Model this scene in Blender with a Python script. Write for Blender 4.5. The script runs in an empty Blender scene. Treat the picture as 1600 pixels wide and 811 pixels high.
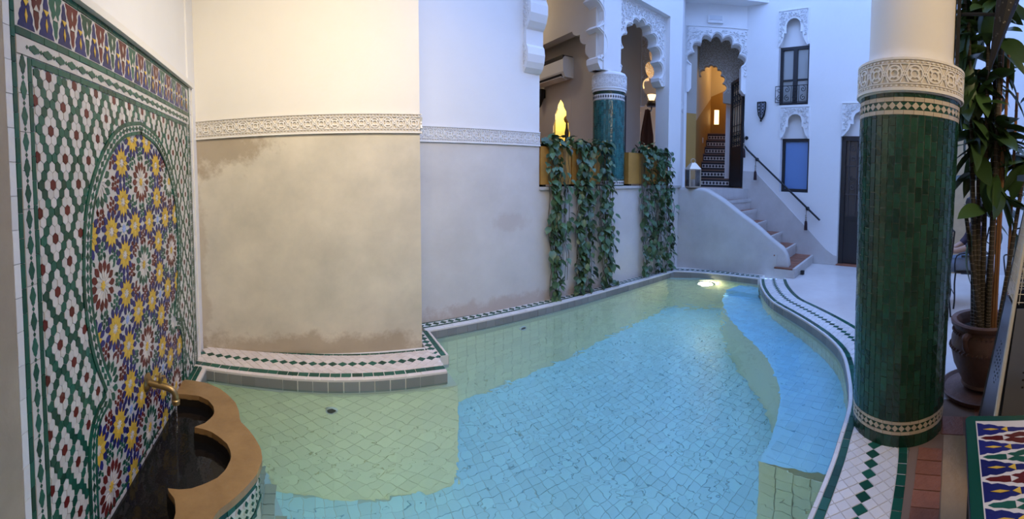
import bpy, bmesh, math, random
from mathutils import Matrix, Vector
R = random.Random(7)
PI = math.pi
sc = bpy.context.scene
COL = sc.collection

# ------------------------------------------------------------------ camera (a swept phone panorama: cylindrical projection)
FPX, PITCH, YEQ, EYE, YAW = 650.0, math.radians(2.8), 308.0, 1.45, math.radians(29.1)
cd = bpy.data.cameras.new('camera')
cam = bpy.data.objects.new('camera', cd)
COL.objects.link(cam)
sc.camera = cam
cd.type = 'PANO'
cd.panorama_type = 'CENTRAL_CYLINDRICAL'
cd.central_cylindrical_range_u_min = -800 / FPX
cd.central_cylindrical_range_u_max = 800 / FPX
cd.central_cylindrical_range_v_min = -(811 - YEQ) / FPX
cd.central_cylindrical_range_v_max = YEQ / FPX
cd.central_cylindrical_radius = 1.0
cd.clip_start = 0.02
cam.location = (0, 0, EYE)
cam.rotation_euler = (PI / 2 - PITCH, 0, -YAW)

# ------------------------------------------------------------------ daylight and exposure
world = bpy.data.worlds.new('world')
sc.world = world
world.use_nodes = True
bg = world.node_tree.nodes['Background']
bg.inputs[0].default_value = (0.27, 0.455, 1.0, 1)
bg.inputs[1].default_value = 3.3

def area_light(name, loc, target, size, power, color, size_y=None):
    ld = bpy.data.lights.new(name, 'AREA')
    ld.energy = power
    ld.color = color
    ld.shape = 'RECTANGLE'
    ld.size = size
    ld.size_y = size_y or size
    o = bpy.data.objects.new(name, ld)
    COL.objects.link(o)
    o.location = loc
    o.rotation_euler = (Vector(target) - Vector(loc)).to_track_quat('-Z', 'Y').to_euler()
    return o

def point_light(name, loc, power, color, radius=0.04):
    ld = bpy.data.lights.new(name, 'POINT')
    ld.energy = power
    ld.color = color
    ld.shadow_soft_size = radius
    o = bpy.data.objects.new(name, ld)
    COL.objects.link(o)
    o.location = loc
    return o

area_light('lounge_warm_fill', (0.9, -1.2, 3.4), (0.9, 2.0, 0.0), 1.2, 55, (1.0, 0.76, 0.48))  # added unseen area light, warms the lounge side
fl_ = area_light('block_warm_fill', (0.45, 1.5, 3.5), (0.1, 3.4, 1.3), 1.3, 46, (1.0, 0.84, 0.60), 0.6)  # added unseen area light, brightens the beige block
fl_.data.spread = math.radians(120)
vs = sc.view_settings
vs.view_transform = 'Standard'
vs.look = 'None'
vs.gamma = 1.0
vs.use_curve_mapping = False
vs.exposure = 0.15
cy = sc.cycles
cy.use_denoising = True
cy.max_bounces = 10
cy.diffuse_bounces = 5
cy.glossy_bounces = 4
cy.transmission_bounces = 8
cy.transparent_max_bounces = 12
cy.caustics_refractive = True
cy.caustics_reflective = False
cy.sample_clamp_indirect = 6.0
cy.blur_glossy = 0.5

# ------------------------------------------------------------------ materials
MATS = {}

def mat(name, col, rough=0.5, var=0.0, mott=0.0, mscale=3.0, mcol=None, bump=0.0, bscale=30.0, metal=0.0,
        spec=0.5, emit=None, estr=0.0, coat=0.0):
    """principled material: var = brightness jitter per piece, mott = cloudy mottling towards mcol, bump = fine relief"""
    if name in MATS:
        return MATS[name]
    m = bpy.data.materials.new(name)
    m.use_nodes = True
    nt = m.node_tree
    N, L = nt.nodes, nt.links
    p = N['Principled BSDF']
    p.inputs['Roughness'].default_value = rough
    p.inputs['Metallic'].default_value = metal
    p.inputs['Specular IOR Level'].default_value = spec
    if coat:
        p.inputs['Coat Weight'].default_value = coat
        p.inputs['Coat Roughness'].default_value = 0.06
    c4 = (col[0], col[1], col[2], 1)
    p.inputs['Base Color'].default_value = c4
    out = None
    tc = N.new('ShaderNodeTexCoord')
    if mott:
        n = N.new('ShaderNodeTexNoise')
        n.inputs['Scale'].default_value = mscale
        n.inputs['Detail'].default_value = 6
        n.inputs['Roughness'].default_value = 0.62
        L.new(tc.outputs['Object'], n.inputs['Vector'])
        r = N.new('ShaderNodeValToRGB')
        r.color_ramp.elements[0].position = 0.5 - 0.22
        r.color_ramp.elements[1].position = 0.5 + 0.22
        mc = mcol or tuple(x * (1 - mott) for x in col)
        r.color_ramp.elements[0].color = (mc[0], mc[1], mc[2], 1)
        r.color_ramp.elements[1].color = c4
        L.new(n.outputs['Fac'], r.inputs['Fac'])
        out = r.outputs['Color']
    if var:
        g = N.new('ShaderNodeNewGeometry')
        oi = N.new('ShaderNodeObjectInfo')
        a = N.new('ShaderNodeMath'); a.operation = 'ADD'
        L.new(g.outputs['Random Per Island'], a.inputs[0]); L.new(oi.outputs['Random'], a.inputs[1])
        f = N.new('ShaderNodeMath'); f.operation = 'FRACT'
        L.new(a.outputs[0], f.inputs[0])
        mr = N.new('ShaderNodeMapRange')
        mr.inputs['To Min'].default_value = 1 - var
        mr.inputs['To Max'].default_value = 1 + var
        L.new(f.outputs[0], mr.inputs['Value'])
        hs = N.new('ShaderNodeHueSaturation')
        hs.inputs['Color'].default_value = c4
        if out:
            L.new(out, hs.inputs['Color'])
        L.new(mr.outputs[0], hs.inputs['Value'])
        out = hs.outputs['Color']
    if out:
        L.new(out, p.inputs['Base Color'])
    if bump:
        n2 = N.new('ShaderNodeTexNoise')
        n2.inputs['Scale'].default_value = bscale
        n2.inputs['Detail'].default_value = 4
        L.new(tc.outputs['Object'], n2.inputs['Vector'])
        b = N.new('ShaderNodeBump')
        b.inputs['Strength'].default_value = bump
        b.inputs['Distance'].default_value = 0.02
        L.new(n2.outputs['Fac'], b.inputs['Height'])
        L.new(b.outputs[0], p.inputs['Normal'])
    if emit:
        p.inputs['Emission Color'].default_value = (emit[0], emit[1], emit[2], 1)
        p.inputs['Emission Strength'].default_value = estr
    MATS[name] = m
    return m

def stain(m, boxes, col):
    """old damp stains with ragged edges: boxes of (centre, half size) in room coordinates"""
    nt = m.node_tree
    N, L = nt.nodes, nt.links
    p = N['Principled BSDF']
    src = p.inputs['Base Color'].links[0].from_socket if p.inputs['Base Color'].links else None
    tc = N.new('ShaderNodeTexCoord')
    nz = N.new('ShaderNodeTexNoise')
    nz.inputs['Scale'].default_value = 5.5
    nz.inputs['Detail'].default_value = 8
    nz.inputs['Roughness'].default_value = 0.7
    L.new(tc.outputs['Object'], nz.inputs['Vector'])
    for c, h, amt in boxes:
        s = N.new('ShaderNodeVectorMath'); s.operation = 'SUBTRACT'; s.inputs[1].default_value = c
        L.new(tc.outputs['Object'], s.inputs[0])
        d = N.new('ShaderNodeVectorMath'); d.operation = 'DIVIDE'; d.inputs[1].default_value = h
        L.new(s.outputs[0], d.inputs[0])
        ln = N.new('ShaderNodeVectorMath'); ln.operation = 'LENGTH'
        L.new(d.outputs[0], ln.inputs[0])
        ad = N.new('ShaderNodeMath'); ad.operation = 'MULTIPLY_ADD'; ad.inputs[1].default_value = 2.2
        L.new(nz.outputs['Fac'], ad.inputs[0]); L.new(ln.outputs['Value'], ad.inputs[2])
        mr = N.new('ShaderNodeMapRange')
        mr.inputs['From Min'].default_value = 1.75
        mr.inputs['From Max'].default_value = 2.15
        mr.inputs['To Min'].default_value = amt
        mr.inputs['To Max'].default_value = 0.0
        L.new(ad.outputs[0], mr.inputs['Value'])
        mx = N.new('ShaderNodeMix'); mx.data_type = 'RGBA'
        L.new(mr.outputs[0], mx.inputs['Factor'])
        if src:
            L.new(src, mx.inputs['A'])
        else:
            mx.inputs['A'].default_value = p.inputs['Base Color'].default_value
        mx.inputs['B'].default_value = (col[0], col[1], col[2], 1)
        src = mx.outputs['Result']
    L.new(src, p.inputs['Base Color'])
    return m

WHITE = mat('white_limewash', (0.80, 0.79, 0.78), 0.75, mott=0.04, mscale=1.5, bump=0.12, bscale=9)
CREAM = mat('cream_limewash', (0.82, 0.78, 0.70), 0.75, mott=0.05, mscale=1.6, bump=0.12, bscale=9)
BEIGE = stain(mat('beige_tadelakt', (0.72, 0.645, 0.51), 0.40, mott=0.2, mscale=2.4, mcol=(0.53, 0.485, 0.39), bump=0.15, bscale=7),
              [((-0.72, 3.5, 1.80), (0.45, 9, 0.28), 0.6), ((0.1, 3.4, 0.0), (1.4, 9, 0.17), 0.55), ((-0.93, 3.5, 0.6), (0.12, 9, 0.9), 0.35)],
              (0.30, 0.21, 0.12))
GREYT = stain(mat('pale_grey_tadelakt', (0.66, 0.63, 0.60), 0.40, mott=0.14, mscale=2.3, mcol=(0.56, 0.53, 0.50), bump=0.15, bscale=7),
              [((2.2, 4.0, 0.0), (1.6, 9, 0.16), 0.5), ((2.2, 4, 0.95), (0.25, 9, 0.10), 0.25)], (0.40, 0.29, 0.23))
GREYP = mat('grey_stair_tadelakt', (0.60, 0.575, 0.55), 0.45, mott=0.16, mscale=3.0, mcol=(0.50, 0.475, 0.45), bump=0.2, bscale=10)
BROWNT = mat('brown_tadelakt', (0.42, 0.34, 0.25), 0.45, mott=0.3, mscale=3.0, bump=0.2, bscale=10)
STUCCO = mat('carved_stucco', (0.82, 0.78, 0.71), 0.8)
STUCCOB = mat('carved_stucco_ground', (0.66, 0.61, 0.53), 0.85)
STUCCOW = mat('carved_white_stucco', (0.80, 0.80, 0.80), 0.8)
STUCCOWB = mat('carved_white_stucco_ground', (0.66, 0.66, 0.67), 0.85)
GROUT = mat('grout', (0.66, 0.63, 0.58), 0.8)
GROUTG = mat('grey_grout', (0.42, 0.42, 0.40), 0.8)
TWHITE = mat('white_glazed_tile', (0.58, 0.54, 0.50), 0.25, var=0.10, bump=0.12, bscale=22, spec=0.3)
TROSE = mat('pale_rose_glazed_tile', (0.68, 0.60, 0.55), 0.25, var=0.08, bump=0.15, bscale=22)
TSTRIP = mat('border_white_tile', (0.70, 0.69, 0.68), 0.14, var=0.07, bump=0.2, bscale=15)
TGREEN = mat('green_glazed_tile', (0.010, 0.080, 0.054), 0.22, var=0.35, bump=0.12, bscale=20, spec=0.28)
TRED = mat('oxblood_glazed_tile', (0.105, 0.012, 0.012), 0.25, var=0.2, bump=0.1, spec=0.25)
TBLUE = mat('cobalt_glazed_tile', (0.014, 0.017, 0.12), 0.25, var=0.25, bump=0.1, spec=0.25)
TYEL = mat('saffron_glazed_tile', (0.62, 0.40, 0.055), 0.25, var=0.12, bump=0.1, spec=0.25)
TSKY = mat('pale_blue_glazed_tile', (0.25, 0.34, 0.62), 0.2, var=0.1)
TCOL = mat('dark_green_column_tile', (0.012, 0.055, 0.034), 0.13, var=0.42, bump=0.25, bscale=26)
TCOLG = mat('column_grout', (0.24, 0.29, 0.24), 0.6)
TCREAM = mat('cream_band_tile', (0.55, 0.47, 0.36), 0.3, var=0.08)
TPOOL = mat('pale_sky_tinted_floor_tile', (0.54, 0.86, 1.0), 0.35, var=0.06)  # blue of the sky light put into the floor tile colour
TPOOLW = mat('warm_tinted_sage_wall_tile', (0.95, 0.90, 0.64), 0.35, var=0.05)  # warm light on the upright tiles put into their colour
TPOOLG = mat('pool_grout', (0.50, 0.68, 0.72), 0.7)  # grout carries the same sky-light tint as the floor tiles
TPOOLWG = mat('warm_tinted_sage_grout', (0.74, 0.71, 0.52), 0.7)  # grout carries the same warm-light tint as the wall tiles
TGREY = mat('grey_waterline_tile', (0.23, 0.225, 0.21), 0.3, var=0.12, bump=0.1)
TERRA = mat('terracotta_brick', (0.30, 0.115, 0.065), 0.42, var=0.22, mott=0.25, mscale=14, bump=0.3, bscale=40)
POT = mat('terracotta_pot', (0.20, 0.105, 0.075), 0.6, mott=0.35, mscale=6, bump=0.3, bscale=25)
STONE = mat('polished_ochre_floor', (0.44, 0.29, 0.13), 0.28, mott=0.3, mscale=4, mcol=(0.30, 0.19, 0.085), bump=0.1)
TERRACE = mat('white_terrace_tadelakt', (0.74, 0.70, 0.66), 0.3, mott=0.1, mscale=2.0, mcol=(0.62, 0.56, 0.52))
RIM = mat('ochre_stone_rim', (0.35, 0.21, 0.085), 0.30, mott=0.3, mscale=9, mcol=(0.24, 0.135, 0.05), bump=0.15)
DARKB = mat('dark_basin_lining', (0.018, 0.014, 0.010), 0.25)
BRASS = mat('aged_brass', (0.42, 0.29, 0.13), 0.35, metal=0.9, mott=0.3, mscale=25)
IRON = mat('black_iron', (0.012, 0.012, 0.014), 0.45, metal=0.3)
BLACKW = mat('black_painted_wood', (0.016, 0.015, 0.018), 0.4)
YWOOD = mat('ochre_painted_wood', (0.52, 0.27, 0.055), 0.5, mott=0.25, mscale=5)
STEEL = mat('brushed_steel', (0.30, 0.33, 0.37), 0.34, metal=0.9, mott=0.15, mscale=3)
RAILW = mat('pale_painted_rail', (0.60, 0.57, 0.50), 0.5)
SILVER = mat('aged_silver', (0.52, 0.44, 0.34), 0.3, metal=0.85)
LEAF = mat('pothos_leaf', (0.055, 0.115, 0.050), 0.36, var=0.5)
LEAFD = mat('dracaena_leaf', (0.050, 0.105, 0.032), 0.38, var=0.5)
STEM = mat('vine_stem', (0.075, 0.065, 0.035), 0.7)
CANE = mat('dracaena_cane', (0.060, 0.050, 0.035), 0.7)
CANER = mat('cane_ring', (0.23, 0.19, 0.14), 0.7)
BAMBOO = mat('bamboo_stake', (0.32, 0.155, 0.065), 0.5, mott=0.25, mscale=8)
SOIL = mat('dark_soil', (0.03, 0.022, 0.016), 0.9, bump=0.8, bscale=60)
OCHREW = mat('ochre_stairwell_paint', (0.42, 0.23, 0.05), 0.6, mott=0.15)
BEIGEW = mat('beige_stairwell_paint', (0.62, 0.50, 0.33), 0.7)
PLAST = mat('white_plastic', (0.75, 0.75, 0.74), 0.35)
TASSEL = mat('dark_wine_tassel', (0.030, 0.012, 0.014), 0.8)
BEAD = mat('wood_bead', (0.35, 0.30, 0.26), 0.5)
CURT = mat('brown_curtain', (0.12, 0.06, 0.04), 0.8)
RUBBER = mat('black_rubber', (0.02, 0.02, 0.02), 0.7)

def glass_mat(name, tint, rough, mixv):
    """window pane: a grey interior seen through a reflecting sheet"""
    m = bpy.data.materials.new(name)
    m.use_nodes = True
    p = m.node_tree.nodes['Principled BSDF']
    p.inputs['Base Color'].default_value = (*tint, 1)
    p.inputs['Roughness'].default_value = rough
    p.inputs['Specular IOR Level'].default_value = 0.9
    p.inputs['Coat Weight'].default_value = mixv
    p.inputs['Coat Roughness'].default_value = rough
    MATS[name] = m
    return m
PANE = glass_mat('curtained_pane', (0.30, 0.31, 0.30), 0.05, 0.6)
FROST = glass_mat('frosted_blue_pane', (0.12, 0.24, 0.50), 0.35, 0.3)

def clear_glass():
    m = bpy.data.materials.new('lantern_glass')
    m.use_nodes = True
    N, L = m.node_tree.nodes, m.node_tree.links
    N.clear()
    o = N.new('ShaderNodeOutputMaterial'); t = N.new('ShaderNodeBsdfTransparent'); g = N.new('ShaderNodeBsdfGlossy')
    g.inputs['Roughness'].default_value = 0.03
    f = N.new('ShaderNodeFresnel'); f.inputs[0].default_value = 1.6
    mx = N.new('ShaderNodeMixShader')
    L.new(f.outputs[0], mx.inputs[0]); L.new(t.outputs[0], mx.inputs[1]); L.new(g.outputs[0], mx.inputs[2]); L.new(mx.outputs[0], o.inputs[0])
    return m
GLASS = clear_glass()

def water_mat(name, tint, wscale, strength, stir=None):
    m = bpy.data.materials.new(name)
    m.use_nodes = True
    N, L = m.node_tree.nodes, m.node_tree.links
    N.clear()
    o = N.new('ShaderNodeOutputMaterial')
    g = N.new('ShaderNodeBsdfGlass')
    g.inputs['IOR'].default_value = 1.33
    g.inputs['Roughness'].default_value = 0.0
    g.inputs['Color'].default_value = (*tint, 1)
    tc = N.new('ShaderNodeTexCoord')
    n1 = N.new('ShaderNodeTexNoise'); n1.inputs['Scale'].default_value = wscale; n1.inputs['Detail'].default_value = 2
    n1.inputs['Distortion'].default_value = 0.6
    L.new(tc.outputs['Object'], n1.inputs['Vector'])
    b = N.new('ShaderNodeBump'); b.inputs['Strength'].default_value = strength; b.inputs['Distance'].default_value = 0.02
    h = n1.outputs['Fac']
    if stir:      # livelier ripples where the inlet stirs the water
        vd = N.new('ShaderNodeVectorMath'); vd.operation = 'DISTANCE'; vd.inputs[1].default_value = stir
        L.new(tc.outputs['Object'], vd.inputs[0])
        mr = N.new('ShaderNodeMapRange'); mr.interpolation_type = 'SMOOTHSTEP'
        mr.inputs['From Min'].default_value = 0.3; mr.inputs['From Max'].default_value = 2.4
        mr.inputs['To Min'].default_value = 2.6; mr.inputs['To Max'].default_value = 0.8
        L.new(vd.outputs['Value'], mr.inputs['Value'])
        mu = N.new('ShaderNodeMath'); mu.operation = 'MULTIPLY'
        L.new(h, mu.inputs[0]); L.new(mr.outputs[0], mu.inputs[1])
        h = mu.outputs[0]
    L.new(h, b.inputs['Height'])
    L.new(b.outputs[0], g.inputs['Normal'])
    L.new(g.outputs[0], o.inputs['Surface'])
    return m
WATER = water_mat('pool_water', (0.80, 0.975, 1.0), 5.5, 0.40, (4.5, 3.0, -0.08))
JETW = water_mat('falling_water', (0.95, 0.98, 1.0), 26.0, 0.4)
BWATER = mat('dark_basin_water', (0.006, 0.006, 0.007), 0.05, bump=0.15, bscale=16, spec=0.35)

# ------------------------------------------------------------------ mesh helpers
class MB:
    def __init__(s):
        s.v, s.f, s.m = [], [], []
    def add(s, vs_, fs, mi=0):
        b = len(s.v)
        s.v += [tuple(v) for v in vs_]
        for f in fs:
            s.f.append(tuple(b + i for i in f))
            s.m.append(mi)
        return s
    def box(s, lo, hi, mi=0, M=None):
        x0, y0, z0 = lo; x1, y1, z1 = hi
        vv = [(x0, y0, z0), (x1, y0, z0), (x1, y1, z0), (x0, y1, z0), (x0, y0, z1), (x1, y0, z1), (x1, y1, z1), (x0, y1, z1)]
        if M is not None:
            vv = [M @ Vector(v) for v in vv]
        return s.add(vv, [(0, 3, 2, 1), (4, 5, 6, 7), (0, 1, 5, 4), (1, 2, 6, 5), (2, 3, 7, 6), (3, 0, 4, 7)], mi)
    def prism(s, poly, f, d0, d1, mi=0, bev=0.0):
        """2-D outline pushed from depth d0 to d1 through the mapping f(a, b, d)"""
        n = len(poly)
        vv = [f(a, b, d0) for a, b in poly] + [f(a, b, d1) for a, b in poly]
        ff = [tuple(range(n))[::-1], tuple(range(n, 2 * n))] + [(i, (i + 1) % n, n + (i + 1) % n, n + i) for i in range(n)]
        return s.add(vv, ff, mi)
    def tube(s, pts, r, n=8, mi=0, closed=False):
        pts = [Vector(p) for p in pts]
        k = len(pts)
        rr = r if isinstance(r, (list, tuple)) else [r] * k
        vv = []
        up = None
        for i in range(k):
            if closed:
                t = pts[(i + 1) % k] - pts[i - 1]
            else:
                t = pts[min(i + 1, k - 1)] - pts[max(i - 1, 0)]
            if t.length < 1e-9:
                t = Vector((0, 0, 1))
            t.normalize()
            if up is None:
                up = Vector((0, 0, 1)) if abs(t.z) < 0.9 else Vector((1, 0, 0))
            a = t.cross(up)
            if a.length < 1e-6:
                a = t.cross(Vector((0.3, 1, 0.2)))
            a.normalize()
            b = t.cross(a).normalized()
            up = -b if False else (up - t * up.dot(t)) if (up - t * up.dot(t)).length > 1e-3 else b
            for j in range(n):
                w = 2 * PI * j / n
                vv.append(pts[i] + (a * math.cos(w) + b * math.sin(w)) * rr[i])
        ff = []
        for i in range(k if closed else k - 1):
            for j in range(n):
                i2 = (i + 1) % k
                ff.append((i * n + j, i * n + (j + 1) % n, i2 * n + (j + 1) % n, i2 * n + j))
        if not closed:
            ff.append(tuple(range(n))[::-1])
            ff.append(tuple((k - 1) * n + j for j in range(n)))
        return s.add(vv, ff, mi)
    def lathe(s, prof, n=24, c=(0, 0, 0), mi=0, caps=True, M=None):
        vv, ff = [], []
        k = len(prof)
        for r, z in prof:
            for j in range(n):
                w = 2 * PI * j / n
                v = Vector((r * math.cos(w), r * math.sin(w), z))
                if M is not None:
                    v = M @ v
                vv.append((c[0] + v.x, c[1] + v.y, c[2] + v.z))
        for i in range(k - 1):
            for j in range(n):
                ff.append((i * n + j, i * n + (j + 1) % n, (i + 1) * n + (j + 1) % n, (i + 1) * n + j))
        if caps:
            ff.append(tuple(range(n))[::-1])
            ff.append(tuple((k - 1) * n + j for j in range(n)))
        return s.add(vv, ff, mi)
    def mesh(s, name, mats, smooth=False, recalc=True):
        me = bpy.data.meshes.new(name)
        me.from_pydata(s.v, [], s.f)
        for m in (mats if isinstance(mats, (list, tuple)) else [mats]):
            me.materials.append(m)
        me.polygons.foreach_set('material_index', s.m)
        if smooth:
            me.polygons.foreach_set('use_smooth', [True] * len(s.f))
        me.update()
        if recalc:
            bm = bmesh.new(); bm.from_mesh(me)
            bmesh.ops.recalc_face_normals(bm, faces=bm.faces)
            bm.to_mesh(me); bm.free()
        if smooth:
            try:
                me.set_sharp_from_angle(angle=math.radians(40))
            except Exception:
                pass
        return me
    def build(s, name, mats, parent=None, smooth=False, recalc=True, **props):
        return link(name, s.mesh(name, mats, smooth, recalc), parent, **props)

def link(name, me, parent=None, M=None, **props):
    o = bpy.data.objects.new(name, me)
    COL.objects.link(o)
    if parent is not None:
        o.parent = parent
        o.matrix_parent_inverse = Matrix.Translation(parent.location).inverted() if parent.get('base') else Matrix()
    if M is not None:
        o.matrix_basis = M
    for k, v in props.items():
        o[k] = v
    return o

def thing(name, label, cat, loc=(0, 0, 0), group=None, kind=None):
    """an Empty at the thing's base; children are built in room coordinates"""
    o = bpy.data.objects.new(name, None)
    COL.objects.link(o)
    o.location = loc
    o.empty_display_size = 0.1
    o['base'] = 1
    o['label'] = label
    if cat:
        o['category'] = cat
    if group:
        o['group'] = group
    if kind:
        o['kind'] = kind
    return o

def struct(o, label, cat=None):
    o['kind'] = 'structure'
    o['label'] = label
    return o

def inside(p, poly):
    x, y = p
    c = False
    n = len(poly)
    for i in range(n):
        x1, y1 = poly[i]; x2, y2 = poly[i - 1]
        if (y1 > y) != (y2 > y) and x < (x2 - x1) * (y - y1) / (y2 - y1) + x1:
            c = not c
    return c

def spline(pts, n=8, closed=False):
    """Catmull-Rom through the points"""
    P = [Vector(p) for p in pts]
    k = len(P)
    out = []
    for i in range(k if closed else k - 1):
        if closed:
            p0, p1, p2, p3 = P[i - 1], P[i], P[(i + 1) % k], P[(i + 2) % k]
        else:
            p0, p1, p2, p3 = P[max(i - 1, 0)], P[i], P[i + 1], P[min(i + 2, k - 1)]
        for j in range(n):
            t = j / n
            out.append(0.5 * ((2 * p1) + (-p0 + p2) * t + (2 * p0 - 5 * p1 + 4 * p2 - p3) * t * t + (-p0 + 3 * p1 - 3 * p2 + p3) * t ** 3))
    if not closed:
        out.append(P[-1])
    return out

def offset2(pl, d, closed=False):
    """offset an open 2-D polyline to its left by d"""
    n = len(pl)
    out = []
    for i in range(n):
        a = pl[i - 1] if (closed or i > 0) else pl[i]
        b = pl[(i + 1) % n] if (closed or i < n - 1) else pl[i]
        tx, ty = b[0] - a[0], b[1] - a[1]
        l = math.hypot(tx, ty) or 1
        out.append((pl[i][0] - ty / l * d, pl[i][1] + tx / l * d))
    return out

def resample(pl, step):
    L = [0]
    for i in range(1, len(pl)):
        L.append(L[-1] + math.hypot(pl[i][0] - pl[i - 1][0], pl[i][1] - pl[i - 1][1]))
    def at(s):
        s = max(0, min(L[-1], s))
        for i in range(1, len(L)):
            if s <= L[i] + 1e-9:
                t = (s - L[i - 1]) / max(L[i] - L[i - 1], 1e-9)
                x = pl[i - 1][0] + (pl[i][0] - pl[i - 1][0]) * t
                y = pl[i - 1][1] + (pl[i][1] - pl[i - 1][1]) * t
                a = math.atan2(pl[i][1] - pl[i - 1][1], pl[i][0] - pl[i - 1][0])
                return x, y, a
        return (*pl[-1], 0)
    return L[-1], at

def lobed(cx, half, z0, rise, n, sag=0.42, m=7, power=2.0):
    """scalloped arch line from left springing to right springing"""
    base = []
    for i in range(n + 1):
        t = PI * (1 - i / n)
        c, s_ = math.cos(t), math.sin(t)
        base.append((cx + half * math.copysign(abs(c) ** (2 / power), c), z0 + rise * abs(s_) ** (2 / power)))
    out = []
    for i in range(n):
        a, b = base[i], base[i + 1]
        dx, dy = b[0] - a[0], b[1] - a[1]
        l = math.hypot(dx, dy)
        nx, ny = -dy / l, dx / l
        for j in range(m):
            t = j / m
            h = math.sin(PI * t) ** 0.7 * l * sag
            out.append((a[0] + dx * t + nx * h, a[1] + dy * t + ny * h))
    out.append(base[-1])
    return out

def ribbon(mb, pl, f, w, d0, d1, mi=0, closed=False):
    """raised flat ridge following a 2-D line on a mapped surface"""
    n = len(pl)
    if n < 2:
        return
    A = offset2(pl, w / 2, closed); B = offset2(pl, -w / 2, closed)
    vv = []
    for i in range(n):
        vv += [f(*A[i], d0), f(*A[i], d1), f(*B[i], d1), f(*B[i], d0)]
    ff = []
    for i in range(n if closed else n - 1):
        j = (i + 1) % n
        for q in range(3):
            ff.append((i * 4 + q, i * 4 + q + 1, j * 4 + q + 1, j * 4 + q))
    mb.add(vv, ff, mi)

def circ(cx, cy, r, n=14, a0=0, a1=2 * PI, sx=1.0):
    return [(cx + sx * r * math.cos(a0 + (a1 - a0) * i / n), cy + r * math.sin(a0 + (a1 - a0) * i / n)) for i in range(n if a1 - a0 > 6.2 else n + 1)]

def carved_band(name, f, length, h, period, d, mats, parent=None, label=None):
    """carved plaster frieze: sunk ground, rims, interlaced rings, petals and a chain of small lozenges"""
    mb = MB()
    n = max(1, round(length / period))
    p = length / n
    st = max(8, int(length / 0.06))
    def slab(h0, h1, e, mi):
        for i in range(st):
            a, b = length * i / st, length * (i + 1) / st
            mb.prism([(a, h0), (b, h0), (b, h1), (a, h1)], f, 0, e, mi)
    slab(0.0, h, d * 0.35, 1)
    slab(0, h * 0.10, d * 1.25, 0)
    slab(h * 0.93, h, d * 1.1, 0)
    slab(h * 0.20, h * 0.235, d, 0)
    slab(h * 0.79, h * 0.82, d, 0)
    w = h * 0.045
    for i in range(n):
        c = (i + 0.5) * p
        m = h * 0.51
        ribbon(mb, circ(c, m, h * 0.235, 14), f, w, 0, d, 0, True)
        ribbon(mb, circ(c, m, h * 0.12, 8), f, w, 0, d, 0, True)
        for k in range(4):
            a = PI / 4 + k * PI / 2
            ribbon(mb, [(c + math.cos(a) * h * 0.13, m + math.sin(a) * h * 0.13), (c + math.cos(a) * h * 0.24, m + math.sin(a) * h * 0.24)], f, w * 1.6, 0, d)
        e = i * p
        ribbon(mb, [(e + p * 0.02 - p * 0.22, h * 0.24), (e, m), (e + p * 0.22, h * 0.24)], f, w, 0, d)
        ribbon(mb, [(e - p * 0.22, h * 0.79), (e, m), (e + p * 0.22, h * 0.79)], f, w, 0, d)
        ribbon(mb, circ(e, h * 0.51, h * 0.07, 6), f, w, 0, d, 0, True)
        for k in range(4):
            q = e + p * (k + 0.5) / 4
            for y in (h * 0.15, h * 0.87):
                mb.prism([(q - p * 0.09, y), (q, y - h * 0.03), (q + p * 0.09, y), (q, y + h * 0.03)], f, 0, d, 0)
    o = mb.build(name, mats, parent, recalc=False)
    if label:
        o['label'] = label
    return o

def arabesque(mb, region, f, d0, d1, cell, rng, mi=0, w=None):
    """carved scrolls and leaves filling the region (a test on 2-D points)"""
    (x0, y0, x1, y1), test = region
    w = w or cell * 0.13
    y = y0 + cell / 2
    row = 0
    while y < y1:
        x = x0 + cell / 2 + (row % 2) * cell / 2
        while x < x1:
            if test((x, y)):
                s = 1 if rng.random() < 0.5 else -1
                a0 = rng.uniform(0, 2 * PI)
                pl = []
                for i in range(9):
                    t = i / 8
                    r = cell * (0.46 - 0.36 * t)
                    a = a0 + s * t * 5.2
                    pl.append((x + r * math.cos(a), y + r * math.sin(a)))
                if all(test(q) for q in pl[::2]):
                    ribbon(mb, pl, f, w, d0, d1, mi)
                    b = a0 + PI * 0.5
                    lx, ly = x + cell * 0.6 * math.cos(b), y + cell * 0.6 * math.sin(b)
                    if test((lx, ly)):
                        u, v = math.cos(b + 1), math.sin(b + 1)
                        k = cell * 0.2
                        mb.prism([(lx - u * k, ly - v * k), (lx + v * k * 0.45, ly - u * k * 0.45), (lx + u * k, ly + v * k), (lx - v * k * 0.45, ly + u * k * 0.45)], f, d0, d1, mi)
            x += cell
        y += cell * 0.86
        row += 1
# ------------------------------------------------------------------ surfaces of the court
def mapA(u, z, d): return (-0.87 + d, u, z)
BP0, BP1 = Vector((-0.95, 3.523)), Vector((0.99, 3.345))
BLEN = (BP1 - BP0).length
def mapB(a, z, d):
    t = a / BLEN
    e = (BP1 - BP0) / BLEN
    nrm = Vector((e.y, -e.x))
    p = BP0 + e * a + nrm * (d + 0.03 * math.sin(PI * max(0, min(1, t))))
    return (p.x, p.y, z)
def mapC(x, z, d): return (x + 0.0692 * d, 3.9 + 0.0694 * (x - 1.17) - 0.9976 * d, z)
def mapD(y, z, d): return (7.0 - d, y, z)
EP0, EP1 = Vector((6.27, 4.80)), Vector((7.05, 3.83))
ELEN = (EP1 - EP0).length
def mapE(a, z, d):
    e = (EP1 - EP0) / ELEN
    n = Vector((e.y, -e.x))
    if n.dot(Vector((-1, -1))) < 0:
        n = -n
    p = EP0 + e * a + n * d
    return (p.x, p.y, z)
TOP = 6.4

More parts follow.
